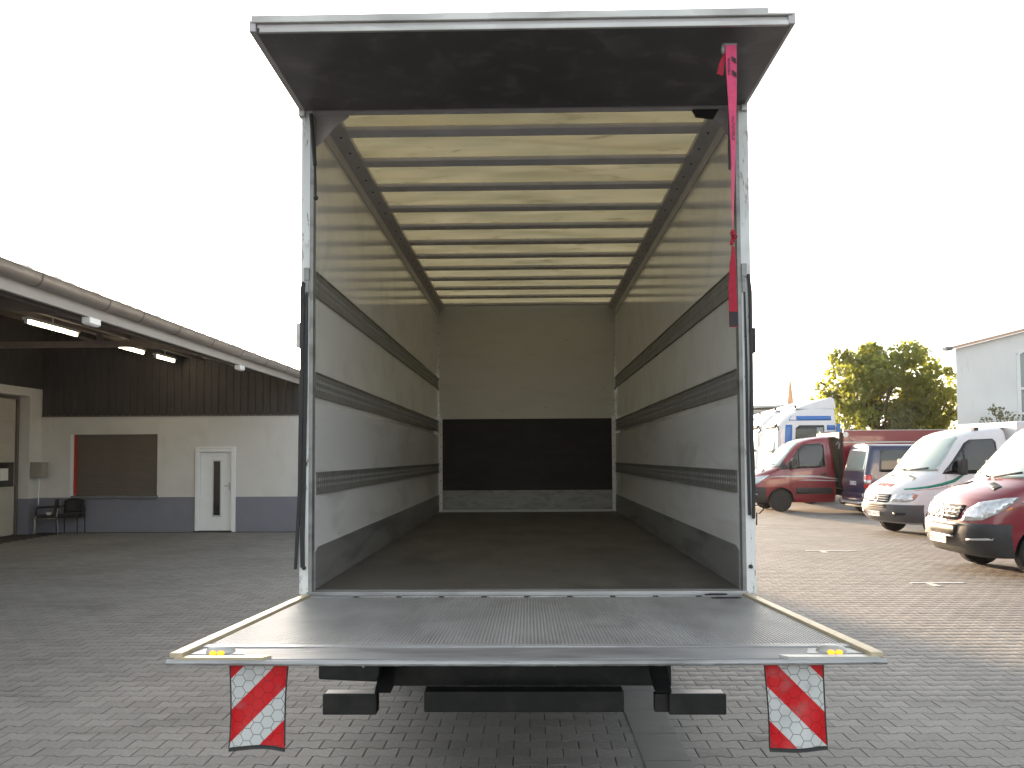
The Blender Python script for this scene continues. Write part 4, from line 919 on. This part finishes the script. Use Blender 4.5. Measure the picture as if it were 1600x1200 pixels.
SPR = [(.30, -.16, .90, .45, 3.2), (.40, -.06, .945, .5, 3.0), (.55, 0, .965, .52, 2.9), (.75, .0, .98, .52, 2.8), (.92, -.03, .985, .55, 2.7), (1.04, -.07, .985, .56, 2.6), (1.12, -.13, .98, .57, 2.6), (1.20, -.25, .975, .57, 2.6), (1.28, -.42, .97, .55, 2.6), (1.345, -.60, .965, .52, 2.6), (1.40, -.74, .955, .5, 2.6),
       (1.60, -.93, .935, .44, 2.7), (1.85, -1.17, .905, .40, 2.8), (2.08, -1.40, .87, .38, 2.8), (2.20, -1.55, .845, .42, 2.6), (2.29, -1.74, .80, .5, 2.4), (2.345, -1.98, .72, .55, 2.3), (2.375, -2.25, .58, .6, 2.2), (2.385, -2.45, .35, .5, 2.1)]
SIDE_WIN = [(-1.10, 1.36), (-1.30, 1.62), (-1.62, 2.05), (-1.75, 2.13), (-2.25, 2.16), (-2.36, 2.09), (-2.38, 1.42), (-2.1, 1.38)]
def sprinter(name, loc, rz, lab, colour, xr, plate_txt, cat='van', wheels_rear=-4.6, body_shell=True, small=False):
    c = Car(name, loc, rz, lab, cat)
    rear = [(0, xr), (1.0, xr), (2.4, xr + .12)]
    wl = [(-.98, .98), (-.98, -.98)] + ([(wheels_rear, .98), (wheels_rear, -.98)] if body_shell else [])
    c.shell(SPR, xr, .12, colour, wl, .415, rear)
    for x, y in wl: c.wheel(x, y * .975)
    # windscreen and hood vents
    c.patch('windscreen', [(0, -.83, 1.42), (0, .83, 1.42), (0, .80, 1.7), (0, .70, 2.14), (0, .60, 2.19), (0, -.60, 2.19), (0, -.70, 2.14), (0, -.80, 1.7)], (-1, 0, 0), 'car_glass', .004, .1)
    for sg in (1, -1):
        c.patch('hood_vent', [(-.64, sg * .30, 3), (-.54, sg * .30, 3), (-.44, sg * .66, 3), (-.56, sg * .66, 3)], (0, 0, -1), 'grille_dark', .004, .08)
        c.patch('wiper', [(0, sg * .05, 1.425), (0, sg * .62, 1.50), (0, sg * .62, 1.52), (0, sg * .05, 1.445)], (-1, 0, 0), 'rubber', .03, .1)
        # lamps
        c.patch('headlight', [(-.045, sg * .47, .80), (-.20, sg * .80, .83), (-.36, sg * .92, .93), (-.62, sg * .97, 1.13), (-.64, sg * .97, 1.165), (-.45, sg * .93, 1.15), (-.18, sg * .72, 1.08), (-.085, sg * .58, .97)], (-.72, -sg * .70, 0), 'lamp_clear', .006, .07)
        c.patch('indicator', [(-.44, sg * .94, .965), (-.54, sg * .96, 1.04), (-.54, sg * .96, .99)], (-.6, -sg * .8, 0), 'lamp_orange', .012, .07)
        w_ = c.side_patch('side_window', SIDE_WIN, 'car_glass_side', sg, .005)
        c.side_patch('window_bar', [(-1.55, 1.40), (-1.53, 1.96), (-1.57, 1.99), (-1.59, 1.40)], 'car_plastic', sg, .012, parent=w_)
        c.side_patch('window_corner', [(-.86, 1.33), (-1.12, 1.60), (-1.20, 1.35)], 'car_plastic', sg, .010)
        mirror(c, -1.34, sg * .92, 1.36, sg)
        c.side_patch('door_gap', [(-1.45, .5), (-1.12, 1.05), (-1.10, 1.33), (-1.112, 1.33), (-1.132, 1.05), (-1.465, .5)], 'grille_dark', sg, .002, grid=.2)
        c.side_patch('door_gap', [(-2.46, .45), (-2.46, 2.2), (-2.472, 2.2), (-2.472, .45)], 'grille_dark', sg, .002, grid=.2)
        c.side_patch('door_handle', [(-2.40, 1.17), (-2.22, 1.17), (-2.22, 1.215), (-2.40, 1.215)], 'car_plastic', sg, .02)
        c.side_patch('rub_strip', [(-1.44, .56), (xr + .15, .56), (xr + .15, .76), (-1.44, .76)], 'car_plastic', sg, .012)
        c.side_patch('side_stripe', [(-.60, 1.095), (-1.2, 1.10), (-2.2, 1.07), (-2.75, 1.02), (-2.75, 1.045), (-2.2, 1.13), (-1.6, 1.155), (-1.0, 1.14)], 'silver_stripe', sg, .003)
        c.side_patch('side_stripe', [(-1.5, .99), (-2.75, .96), (-2.75, .985), (-1.9, 1.015)], 'silver_stripe', sg, .003)
        c.patch('fog_lamp_slot', [(-.10, sg * .56, .52), (-.35, sg * .86, .55), (-.36, sg * .86, .585), (-.10, sg * .56, .545)], (-.75, -sg * .65, 0), 'silver_stripe', .026, .08)
    # bumper: plan outline swept with a vertical profile, grille, star, plate
    def band(prof, x_end, grow):
        rows = []
        for z, off in prof:
            k = [np.interp(z, [r[0] for r in SPR], [r[i] for r in SPR]) for i in range(1, 5)]
            cc = [p for p in contour(z, k[0] + grow + off, k[1] + grow + off, k[2], k[3], -9, .1, N=40)[:41]]
            rows.append([(max(p[0], x_end), p[1], p[2]) for p in cc])
        return MB().quad_strip(rows, closed=False, cap=False)
    c.part('front_bumper', band([(.285, -.02), (.295, .012), (.34, .018), (.45, .014), (.62, .012), (.74, .010), (.775, -.002), (.78, -.02)], -.60, .012), 'car_plastic', smooth=40)
    bb = Car.__new__(Car)
    c.patch('bumper_opening', [(0, -.45, .73), (0, .45, .73), (0, .40, .60), (0, .32, .565), (0, -.32, .565), (0, -.40, .60)], (-1, 0, 0), 'grille_dark', .030, .1)
    c.patch('bumper_lip', [(0, -.50, .765), (0, .50, .765), (0, .47, .735), (0, -.47, .735)], (-1, 0, 0), 'silver_stripe' if not small else 'car_plastic', .034, .1)
    c.patch('bumper_lip', [(0, -.36, .572), (0, .36, .572), (0, .33, .545), (0, -.33, .545)], (-1, 0, 0), 'silver_stripe' if not small else 'car_plastic', .034, .1)
    g_ = c.patch('grille', [(0, -.52, 1.03), (0, .52, 1.03), (0, .44, .84), (0, .34, .80), (0, -.34, .80), (0, -.44, .84)], (-1, 0, 0), 'grille_dark', .006, .1)
    for k in range(3):
        z = .855 + .062 * k; h = .42 + .035 * k
        c.patch('grille_bar', [(0, -h, z - .011), (0, h, z - .011), (0, h + .02, z + .011), (0, -h - .02, z + .011)], (-1, 0, 0), 'chrome_satin', .022, .1, parent=g_)
    c.star((.035, 0, .925), .125, .1)
    c.plate((.048, -.05, .50), .50, plate_txt)
    return c

# near dark red van
nv = sprinter('panel_van', (6.36, 13.36, 0), PI, 'dark red van with silver stripe nearest at the right edge', 'car_red', -5.9, 'ME XA 710')
nv.part('roof_lamp', MB().box(-1.80, -1.72, -.62, -.52, 2.27, 2.36), 'lamp_orange', bevel=.01)
# dark red drop-side truck behind the blue van
rt = sprinter('flatbed_truck', (6.98, 28.22, 0), PI, 'dark red flatbed truck with high red side boards behind the blue van', 'car_red', -2.72, 'ME XA 712', 'truck', body_shell=False, small=True)
for y in (.98, -.98): rt.wheel(-5.3, y * .975)
hb = rt.part('headboard', MB().box(-2.91, -2.80, -1.05, 1.05, .75, 2.50), 'frame_black', bevel=.01)
for y in (1.05, -1.10):
    sp_ = rt.part('side_board', MB().box(-7.6, -2.915, y, y + .05, 2.20, 2.545), 'car_red', bevel=.008)
    rt.part('board_rail', MB().box(-7.6, -2.915, y + .004, y + .056, 2.165, 2.199), 'alu_edge', sp_)
    rt.part('board_rail', MB().box(-7.6, -2.915, y + .004, y + .056, 2.546, 2.565), 'silver_stripe', sp_)
    rt.part('side_board', MB().box(-7.6, -2.915, y, y + .04, .95, 2.164), 'car_red', bevel=.008)
rt.part('bed', MB().box(-7.6, -2.85, -1.09, 1.09, .80, .949), 'car_plastic')
rt.part('chassis', MB().box(-7.4, -2.5, -.4, .4, .50, .70), 'frame_black')
rt.part('marker_lamp', MB().lathe([(.001, .012), (.07, .012), (.085, .004), (.085, 0), (.07, -.01)], (-2.99, 1.112, 2.42), 'y', 16), 'plate_white')
q = MB().tube([(-2.74, .95, 2.1), (-2.77, 1.04, 2.2), (-2.80, 1.07, 2.12), (-2.78, 1.05, 1.98)], .02, 6).tube([(-3.1, 1.11, 2.3), (-3.22, 1.12, 2.22)], .015, 6); rt.part('hose', q, 'chrome_satin')
text_mesh('board_lettering', 'elements', .26, frame_mtx((-6.75, 1.1035, 2.40), (-1, 0, 0), (0, 0, 1)), 'plate_white', rt.root)

# white van with green stripe
T1N = [(.30, -.14, .86, .45, 3.0), (.42, -.04, .92, .5, 2.8), (.55, .0, .94, .5, 2.8), (.72, .0, .95, .52, 2.7), (.88, -.035, .955, .55, 2.6), (.98, -.07, .955, .56, 2.6), (1.06, -.14, .95, .57, 2.6), (1.15, -.28, .945, .57, 2.6), (1.24, -.45, .94, .55, 2.6), (1.33, -.63, .935, .5, 2.6), (1.40, -.76, .93, .48, 2.6),
       (1.60, -.93, .91, .42, 2.7), (1.85, -1.16, .885, .38, 2.8), (2.08, -1.38, .85, .36, 2.8), (2.20, -1.52, .825, .4, 2.6), (2.29, -1.72, .78, .5, 2.4), (2.345, -1.95, .70, .55, 2.3), (2.375, -2.2, .55, .6, 2.2), (2.385, -2.42, .35, .5, 2.1)]
wv = Car('panel_van', (7.78, 19.38, 0), R(190), 'white van with green stripe between the red van and the blue van')
wl = [(-.92, .95), (-.92, -.95)]
wv.shell(T1N, -2.66, .10, 'car_white', wl, .39, [(0, -2.66), (1, -2.66), (2.4, -2.62)])
for x, y in wl + [(-4.4, .95), (-4.4, -.95)]: wv.wheel(x, y * .97, .33, .21)
wv.patch('windscreen', [(0, -.81, 1.42), (0, .81, 1.42), (0, .78, 1.7), (0, .68, 2.13), (0, .58, 2.18), (0, -.58, 2.18), (0, -.68, 2.13), (0, -.78, 1.7)], (-1, 0, 0), 'car_glass', .004, .1)
for sg in (1, -1):
    wv.patch('hood_vent', [(-.64, sg * .25, 3), (-.57, sg * .25, 3), (-.48, sg * .60, 3), (-.57, sg * .60, 3)], (0, 0, -1), 'box_grey', .004, .08)
    wv.patch('wiper', [(0, sg * .05, 1.425), (0, sg * .60, 1.47), (0, sg * .60, 1.50), (0, sg * .05, 1.45)], (-1, 0, 0), 'rubber', .03, .1)
    wv.patch('headlight', [(-.04, sg * .46, .755), (-.22, sg * .80, .76), (-.33, sg * .88, .80), (-.42, sg * .92, .93), (-.30, sg * .86, .955), (-.10, sg * .60, .93), (-.06, sg * .52, .87)], (-.75, -sg * .66, 0), 'lamp_clear', .006, .07)
    wv.patch('indicator', [(-.28, sg * .85, .84), (-.40, sg * .91, .92), (-.33, sg * .88, .93)], (-.7, -sg * .7, 0), 'lamp_orange', .012, .07)
    w_ = wv.side_patch('side_window', [(-.98, 1.36), (-1.22, 1.62), (-1.56, 2.03), (-1.68, 2.10), (-2.24, 2.12), (-2.31, 2.06), (-2.33, 1.42), (-2.2, 1.36)], 'car_glass_side', sg, .005)
    wv.side_patch('window_bar', [(-1.50, 1.38), (-1.48, 1.92), (-1.52, 1.96), (-1.54, 1.38)], 'car_plastic', sg, .012, parent=w_)
    mirror(wv, -1.32, sg * .89, 1.36, sg)
    wv.side_patch('door_gap', [(-1.36, .5), (-1.05, 1.0), (-1.03, 1.33), (-1.042, 1.33), (-1.062, 1.0), (-1.372, .5)], 'silver_stripe', sg, .002, grid=.2)
    wv.side_patch('seam', [(-.45, 1.02), (-1.33, 1.06), (-1.33, 1.068), (-.45, 1.028)], 'silver_stripe', sg, .002, grid=.2)
    wv.side_patch('green_stripe', [(-.22, 1.02), (-.6, 1.06), (-.95, 1.11), (-1.25, 1.19), (-1.50, 1.34), (-1.41, 1.34), (-1.20, 1.24), (-.92, 1.165), (-.57, 1.10), (-.22, 1.045)], 'green_stripe', sg, .003)
    wv.side_patch('pink_stripe', [(-.34, 1.005), (-.9, 1.06), (-1.40, 1.14), (-1.40, 1.15), (-.9, 1.07), (-.34, 1.012)], 'pink_stripe', sg, .003)
    wv.side_patch('badge', [(-1.06, .94), (-1.17, .94), (-1.17, .965), (-1.06, .965)], 'silver_stripe', sg, .004)
    wv.patch('bumper_slot', [(-.06, sg * .50, .45), (-.20, sg * .76, .46), (-.22, sg * .78, .53), (-.06, sg * .52, .53)], (-.8, -sg * .6, 0), 'grille_dark', .024, .08)
rows = []
for z, off in [(.28, -.05), (.32, 0), (.45, .012), (.60, .012), (.69, .008), (.705, -.02)]:
    k = [np.interp(z, [r[0] for r in T1N], [r[i] for r in T1N]) for i in range(1, 5)]
    rows.append([(max(p[0], -.54), p[1], p[2]) for p in contour(z, k[0] + .012 + off, k[1] + .012 + off, k[2], k[3], -9, .1, N=40)[:41]])
wv.part('front_bumper', MB().quad_strip(rows, closed=False, cap=False), 'bumper_grey', smooth=40)
g_ = wv.patch('grille', [(0, -.45, .915), (0, .45, .915), (0, .40, .755), (0, .33, .735), (0, -.33, .735), (0, -.40, .755)], (-1, 0, 0), 'grille_dark', .006, .1)
for k in range(3):
    z = .775 + .05 * k; wv.patch('grille_bar', [(0, -.39, z - .013), (0, .39, z - .013), (0, .41, z + .013), (0, -.41, z + .013)], (-1, 0, 0), 'chrome_satin', .02, .1, parent=g_)
for k in range(2):
    z = .635 + .04 * k; wv.patch('bumper_grille', [(0, -.36, z - .012), (0, .36, z - .012), (0, .37, z + .012), (0, -.37, z + .012)], (-1, 0, 0), 'grille_dark', .028, .1)
wv.star((.02, 0, .845), .085, .1)
wv.plate((.04, -.06, .48), .46, 'ME XA 75')
q = MB()
for k in range(7): q.box(-.20 - .004 * (k % 3), -.13, -.30 + .085 * k, -.235 + .085 * k, 0, 1)
for k, (y0, y1) in enumerate([(-.30, -.21), (-.18, -.13), (-.10, -.02), (.01, .07), (.10, .19), (.22, .28)]):
    wv.patch('hood_lettering', [(-.17, y0, 3), (-.26 - .02 * (k % 2), y0, 3), (-.26, y1, 3), (-.17, y1, 3)], (0, 0, -1), 'pink_stripe', .002, .1)
bx_ = wv.part('box_body', MB().box(-6.0, -2.74, -1.02, 1.02, .75, 2.50), 'car_white', bevel=.04)
wv.part('green_stripe', MB().prism([(-2.78, 2.1), (-2.78, 2.28), (-3.3, 2.46), (-3.9, 2.46), (-3.2, 2.3)], 'y', 1.021, 1.025), 'green_stripe', bx_)
wv.part('chassis', MB().box(-5.8, -2.5, -.4, .4, .45, .70), 'frame_black')
wv.part('roof_lamp', MB().box(-2.05, -1.95, .56, .68, 2.30, 2.37), 'car_plastic', bevel=.01)

# blue van seen from its rear
BLV = [(.26, .0, .86, .4, 3), (.40, .10, .93, .5, 2.8), (.7, .15, .95, .5, 2.8), (.95, .05, .95, .5, 2.6), (1.12, -.5, .945, .5, 2.6), (1.25, -1.0, .93, .45, 2.6), (1.7, -1.5, .88, .4, 2.6), (1.95, -1.85, .84, .4, 2.6), (2.03, -2.1, .78, .5, 2.4), (2.08, -2.4, .64, .6, 2.2), (2.10, -2.8, .4, .6, 2.1)]
bv = Car('passenger_van', (14.35, 25.85, 0), 0, 'dark blue van parked nose-in, seen from the rear beside the white van')
wl = [(-1.0, .95), (-1.0, -.95), (-4.0, .95), (-4.0, -.95)]
RB = [(0, -4.62), (.5, -4.66), (1.0, -4.66), (1.3, -4.62), (2.1, -4.42)]
bv.shell(BLV, -4.66, .16, 'car_blue', wl, .39, RB)
for x, y in wl: bv.wheel(x, y * .97, .335, .215)
bv.patch('rear_window', [(-5, -.72, 1.30), (-5, .72, 1.30), (-5, .74, 1.36), (-5, .66, 1.92), (-5, .58, 1.96), (-5, -.58, 1.96), (-5, -.66, 1.92), (-5, -.74, 1.36)], (1, 0, 0), 'car_glass', .004, .1)
for sg in (1, -1):
    bv.side_patch('side_window', [(-4.25, 1.28), (-4.25, 1.34), (-4.18, 1.90), (-4.10, 1.93), (-3.15, 1.93), (-3.08, 1.86), (-3.08, 1.30)], 'car_glass_side', sg, .005)
    bv.side_patch('side_window', [(-2.95, 1.30), (-2.95, 1.90), (-2.05, 1.90), (-1.95, 1.30)], 'car_glass_side', sg, .005)
    t = bv.patch('tail_lamp', [(-4.62, sg * .80, .80), (-4.45, sg * .94, .80), (-4.45, sg * .93, 1.20), (-4.60, sg * .80, 1.20)], (.72, -sg * .70, 0), 'lamp_red', .008, .07)
    bv.patch('reverse_lamp', [(-4.62, sg * .80, .94), (-4.47, sg * .93, .94), (-4.47, sg * .93, 1.06), (-4.60, sg * .80, 1.06)], (.72, -sg * .70, 0), 'lamp_clear', .014, .07, parent=t)
    bv.side_patch('seam', [(-3.0, .5), (-3.0, 1.95), (-3.012, 1.95), (-3.012, .5)], 'grille_dark', sg, .002, grid=.2)
rows = []
for z, off in [(.30, -.05), (.34, 0), (.46, .04), (.60, .045), (.66, .03), (.675, -.02)]:
    rows.append([(min(-4.66 + .18 - (.18 + off + .03) * max(0, math.cos(a)) ** .5, -3.98 - .42), (.945 + off * .5) * math.copysign(abs(math.sin(a)) ** .35, math.sin(a)), z) for a in np.linspace(-PI / 2, PI / 2, 30)])
bv.part('rear_bumper', MB().quad_strip(rows, closed=False, cap=False), 'car_blue', smooth=40)
bv.part('step_bumper', MB().box(-4.86, -4.68, -.80, .80, .36, .42), 'silver_stripe', bevel=.02)
bv.part('tow_hitch', MB().tube([(-4.6, .2, .36), (-4.9, .2, .34), (-4.98, .2, .36)], .03, 8).sphere((-4.99, .2, .42), .03, .03, .03), 'frame_black')
bv.plate((-4.665, 0, .95), .5, 'ME LK 204', (-1, 0, 0))

# white and blue truck cabs
CAB = [(.45, -.05, 1.16, .4, 3.2), (.8, .05, 1.2, .4, 3.2), (1.4, .05, 1.21, .42, 3.2), (1.8, .0, 1.21, .42, 3.2), (2.6, -.16, 1.19, .42, 3.2), (2.95, -.30, 1.17, .45, 3.0), (3.20, -.55, 1.12, .5, 2.8), (3.36, -.85, 1.06, .6, 2.6), (3.44, -1.2, .96, .7, 2.4), (3.46, -1.5, .8, .7, 2.3)]
def cab(loc, lab, zs=1.0):
    c = Car('truck_tractor', loc, PI, lab, 'truck', 'white and blue tractor units')
    K = [(z * zs, a, b, d, e) for z, a, b, d, e in CAB]
    c.shell(K, -2.35, .10, 'car_white', [(-1.35, 1.2), (-1.35, -1.2)], .56, None)
    for s_ in (1, -1):
        c.wheel(-1.35, s_ * 1.19, .5, .3, .29); c.wheel(-4.4, s_ * 1.19, .5, .3, .29)
        c.side_patch('blue_band', [(-.62, 2.97 * zs), (-2.33, 2.97 * zs), (-2.33, 3.13 * zs), (-.72, 3.13 * zs)], 'truck_blue', s_, .004, grid=.2)
        c.side_patch('blue_panel', [(-.42, 1.9 * zs), (-.70, 1.9 * zs), (-.74, 2.82 * zs), (-.50, 2.82 * zs)], 'truck_blue', s_, .004, grid=.2)
        c.side_patch('side_window', [(-.82, 2.05 * zs), (-1.9, 2.05 * zs), (-1.9, 2.80 * zs), (-1.0, 2.80 * zs), (-.86, 2.70 * zs)], 'car_glass_side', s_, .006, grid=.2)
        c.side_patch('rear_window', [(-1.62, 2.25 * zs), (-1.86, 2.25 * zs), (-1.86, 2.72 * zs), (-1.62, 2.72 * zs)], 'window_pale', s_, .012, grid=.2)
        c.side_patch('blue_louvre', [(-2.0, 2.45 * zs), (-2.3, 2.45 * zs), (-2.3, 2.57 * zs), (-2.0, 2.57 * zs)], 'truck_blue', s_, .006, grid=.2)
        c.side_patch('blue_louvre', [(-2.0, 2.62 * zs), (-2.3, 2.62 * zs), (-2.3, 2.80 * zs), (-2.0, 2.80 * zs)], 'truck_blue', s_, .006, grid=.2)
        c.side_patch('blue_skirt', [(-.3, .5), (-.8, .5), (-.8, 1.0), (-.25, 1.0)], 'truck_blue', s_, .006, grid=.2)
        m_ = c.part('wing_mirror', MB().box(-.25, -.10, s_ * 1.28, s_ * 1.48, 1.95 * zs, 2.60 * zs), 'car_white', bevel=.03)
        c.part('mirror_arm', MB().bar((-.2, s_ * 1.15, 2.72 * zs), (-.17, s_ * 1.40, 2.62 * zs), .06, .06), 'car_plastic', m_)
    c.patch('windscreen', [(0, -1.02, 1.82 * zs), (0, 1.02, 1.82 * zs), (0, .98, 2.7 * zs), (0, -.98, 2.7 * zs)], (-1, 0, 0), 'car_glass', .004, .15)
    c.patch('sun_visor', [(0, -1.0, 2.74 * zs), (0, 1.0, 2.74 * zs), (0, .97, 2.86 * zs), (0, -.97, 2.86 * zs)], (-1, 0, 0), 'car_plastic', .10, .15)
    c.patch('grille', [(0, -.8, .9), (0, .8, .9), (0, .8, 1.5), (0, -.8, 1.5)], (-1, 0, 0), 'grille_dark', .006, .15)
    t = 3.42 * zs
    q = MB().quad_strip([[(-.95, -.9, t - .02), (-.95, .9, t - .02), (-.95, .9, t), (-.95, -.9, t)], [(-1.6, -1.0, t - .02), (-1.6, 1.0, t - .02), (-1.6, .95, t + .22), (-1.6, -.95, t + .22)], [(-2.25, -1.05, t - .02), (-2.25, 1.05, t - .02), (-2.25, 1.0, t + .40), (-2.25, -1.0, t + .40)], [(-2.38, -1.05, t + .0), (-2.38, 1.05, t + .0), (-2.36, 1.0, t + .32), (-2.36, -1.0, t + .32)]])
    c.part('wind_deflector', q, 'car_white', smooth=50)
    for s_ in (1, -1): c.part('side_fairing', MB().box(-2.50, -2.36, s_ * 1.14, s_ * 1.2, .9, 2.85 * zs), 'truck_blue')
    c.part('chassis', MB().box(-5.4, -2.0, -.45, .45, .6, .9), 'frame_black')
    c.part('roof_beacon', MB().sphere((-1.0, .75, t + .06), .05, .05, .06), 'grille_dark')
cab((8.98, 32.9, 0), 'white and blue tractor cab standing nearest behind the red flatbed', 1.03)
cab((9.25, 36.4, 0), 'white and blue tractor cab in the middle of the three', 1.06)
cab((9.55, 39.9, 0), 'white tractor cab farthest back, half hidden by the truck box', 1.06)

# ================================================================== TREES AND FAR BUILDINGS
def foliage(centers, n_per, size, seed, squash=.8):
    rg = np.random.default_rng(seed); P = []
    for (cx, cy, cz, r) in centers:
        k = int(n_per * (r ** 2)); d = rg.normal(size=(k, 3)); d /= np.linalg.norm(d, axis=1)[:, None]; rad = r * rg.uniform(.45, 1.05, (k, 1)) ** .6
        P.append(np.array([cx, cy, cz]) + d * rad * np.array([1, 1, squash]))
    P = np.vstack(P); n = len(P); a = rg.normal(size=(n, 3)); a /= np.linalg.norm(a, axis=1)[:, None]; b = np.cross(a, rg.normal(size=(n, 3))); b /= np.linalg.norm(b, axis=1)[:, None]
    s = size * rg.uniform(.6, 1.3, (n, 1)); V = np.stack([P - a * s, P + b * s * .55, P + a * s, P - b * s * .55], 1).reshape(-1, 3)
    mb = MB(); mb.v = V.tolist(); mb.f = [(4 * i, 4 * i + 1, 4 * i + 2, 4 * i + 3) for i in range(n)]
    return mb
def leaf_obj(name, mb, m, parent):
    me = bpy.data.meshes.new(name); V = np.array(mb.v) - np.array(ORG[parent.name]); me.from_pydata(V.tolist(), [], mb.f); me.materials.append(MATS[m])
    o = bpy.data.objects.new(name, me); COL.objects.link(o); o.parent = parent; return o
def tree(name, base, h, rx, lab, m, seed, n_per=230, leaf=.15, clumps=46, cat='tree', trunk_r=.2, low=.22, centers=None, ry=None):
    rg = random.Random(seed); t = empty(name, base, label=lab, cat=cat)
    bx, by, bz = base; cs = []
    for k in range(clumps):
        a = rg.uniform(0, 2 * PI); rad = rx * math.sqrt(rg.random()) * .86; zz = rg.uniform(low, .93)
        lim = math.sqrt(max(.06, 1 - ((zz - .52) / .50) ** 2)); rad *= lim
        cs.append((bx + rad * math.cos(a), by + rad * math.sin(a) * (ry or .8), bz + zz * h, rx * rg.uniform(.11, .30)))
    q = MB(); top = (bx + rg.uniform(-.2, .2), by, bz + h * .55)
    q.tube([(bx, by, bz - .05), (bx + .05, by, bz + h * .2), (bx - .06, by + .05, bz + h * .38), top], [trunk_r, trunk_r * .8, trunk_r * .62, trunk_r * .4], 8)
    for c in cs[::2]:
        s0 = (bx, by, bz + h * rg.uniform(.15, .5)); mid = ((s0[0] + c[0]) / 2 + rg.uniform(-.2, .2), (s0[1] + c[1]) / 2, (s0[2] + c[2]) / 2 - .1)
        q.tube([s0, mid, c[:3]], [trunk_r * .42, trunk_r * .25, .02], 5)
    add('trunk', q, 'bark', t, smooth=60)
    leaf_obj('crown', foliage(cs, n_per, leaf, seed), m, t); return t
tree('broadleaf_tree', (19.0, 47.0, 0), 8.1, 3.45, 'large broad green tree behind the red flatbed, lit golden on its left', 'leaf_tree', 3, 250, .16, 74, trunk_r=.28, low=.3)
tree('broadleaf_tree', (22.0, 47.5, 0), 7.4, 2.7, 'narrower green tree growing against the pale building', 'leaf_tree', 9, 260, .16, 50, trunk_r=.22, low=.2)
tree('shrub', (19.2, 44.2, 0), 4.1, 1.9, 'pale green shrub below the large tree, above the red side boards', 'leaf_hedge', 21, 300, .10, 26, 'shrub', .07, .1)
tree('shrub', (16.6, 45.2, 0), 4.2, 1.9, 'dark shrub at the left foot of the large tree', 'leaf_tree', 22, 300, .11, 26, 'shrub', .07, .1)
tree('shrub', (21.6, 43.4, 0), 4.0, 1.5, 'olive shrub at the corner of the pale building', 'leaf_hedge', 23, 300, .10, 22, 'shrub', .06, .1)
tree('shrub', (22.9, 41.4, 0), 4.35, 1.35, 'thin pale shrub before the pale building, left one', 'leaf_shrub', 24, 210, .085, 30, 'shrub', .06, .3)
tree('shrub', (24.6, 41.3, 0), 4.55, 1.15, 'thin pale shrub before the pale building, right one', 'leaf_shrub', 25, 210, .085, 28, 'shrub', .06, .3)
# pale building on the right
PX, PYB = 21.15, 42.6
pb = empty('pale_building', (PX, PYB, 0), label='pale rendered building with tall glazed opening at the right edge', cat='building')
q = MB().prism([(PX, 0), (24.1, 0), (24.1, 7.72), (PX, 7.0)], 'y', PYB, PYB + 7).prism([(24.1, 0), (30, 0), (30, 3.0), (24.1, 3.0)], 'y', PYB + .01, PYB + 7).prism([(24.1, 6.7), (25.2, 7.32), (30, 7.32), (30, 9.15), (24.1, 7.72)], 'y', PYB, PYB + 7)
q.v = [(v[0] + max(0, v[1] - PYB - .02) * .62, v[1], v[2]) for v in q.v]
add('wall', q, 'stucco_pale', pb)
rf2 = add('roof_edge', MB().bar((PX - .42, PYB - .05, 6.98), (30, PYB - .05, 9.24), .5, .14), 'stucco_edge', pb)
add('gutter_end', MB().box(PX - .62, PX - .30, PYB - .35, PYB + .05, 6.90, 7.06), 'sill_grey', rf2 if False else pb)
gw = add('glazed_opening', MB().prism([(24.1, 3.0), (30, 3.0), (30, 7.32), (25.2, 7.32), (24.1, 6.7)], 'y', PYB + .25, PYB + .3), 'window_pale', pb)
q = MB().box(24.1, 24.28, PYB - .03, PYB + .24, 3.0, 6.68).bar((24.16, PYB + .1, 6.72), (25.25, PYB + .1, 7.34), .27, .16).box(24.29, 30, PYB + .05, PYB + .2, 4.95, 5.07).box(24.29, 30, PYB + .05, PYB + .2, 3.72, 3.84).box(25.9, 26.0, PYB + .06, PYB + .21, 3.0, 7.3)
add('frame', q, 'pvc_white', pb)
# far hall and spire seen in the gap
fh = empty('far_hall', (24, 86, 0), label='grey flat-roofed hall far behind the tractor cabs', cat='building')
add('wall', MB().box(17, 30, 86, 110, 0, 6.35), 'hall_grey', fh)
add('roof', MB().quad_strip([[(16.6, 85.6, 6.36), (30.4, 85.6, 6.75), (30.4, 85.6, 6.95), (16.6, 85.6, 6.6)], [(16.6, 111, 6.36), (30.4, 111, 6.75), (30.4, 111, 6.95), (16.6, 111, 6.6)]]), 'hall_grey', fh)
for x in (22.3, 22.75, 23.1, 24.1, 24.8, 25.4): add('post', MB().box(x - .05, x + .05, 85.7, 85.8, 4.4, 6.2), 'hall_post', fh)
spi = empty('church_spire', (43.3, 142, 0), label='slender orange-lit spire far away left of the tree', cat='spire')
add('tower', MB().box(42.6, 44.0, 141.3, 142.7, 0, 9.4), 'stucco_edge', spi)
add('helm', MB().lathe([(.75, 9.4), (.55, 10.4), (.34, 12.2), (.03, 15.2)], (43.3, 142, 0), 'z', 8), 'spire_copper', spi)

# ================================================================== thin veil added over the yard to imitate lens flare
hz = MB().box(-1600, 1600, -1600, 1600, -1.05, 16.5)
ho = add('glare_haze', hz, 'joint_sand', kind='stuff', label='thin warm veil over the whole yard, added to imitate lens flare')
hm = bpy.data.materials.new('glare_haze'); hm.use_nodes = True; N = hm.node_tree.nodes; N.clear()
pv = N.new('ShaderNodeVolumePrincipled'); pv.inputs['Color'].default_value = (1.0, .96, .90, 1); pv.inputs['Density'].default_value = GLARE_HAZE; pv.inputs['Anisotropy'].default_value = .55
oo = N.new('ShaderNodeOutputMaterial'); hm.node_tree.links.new(pv.outputs[0], oo.inputs['Volume'])
ho.data.materials.clear(); ho.data.materials.append(hm)
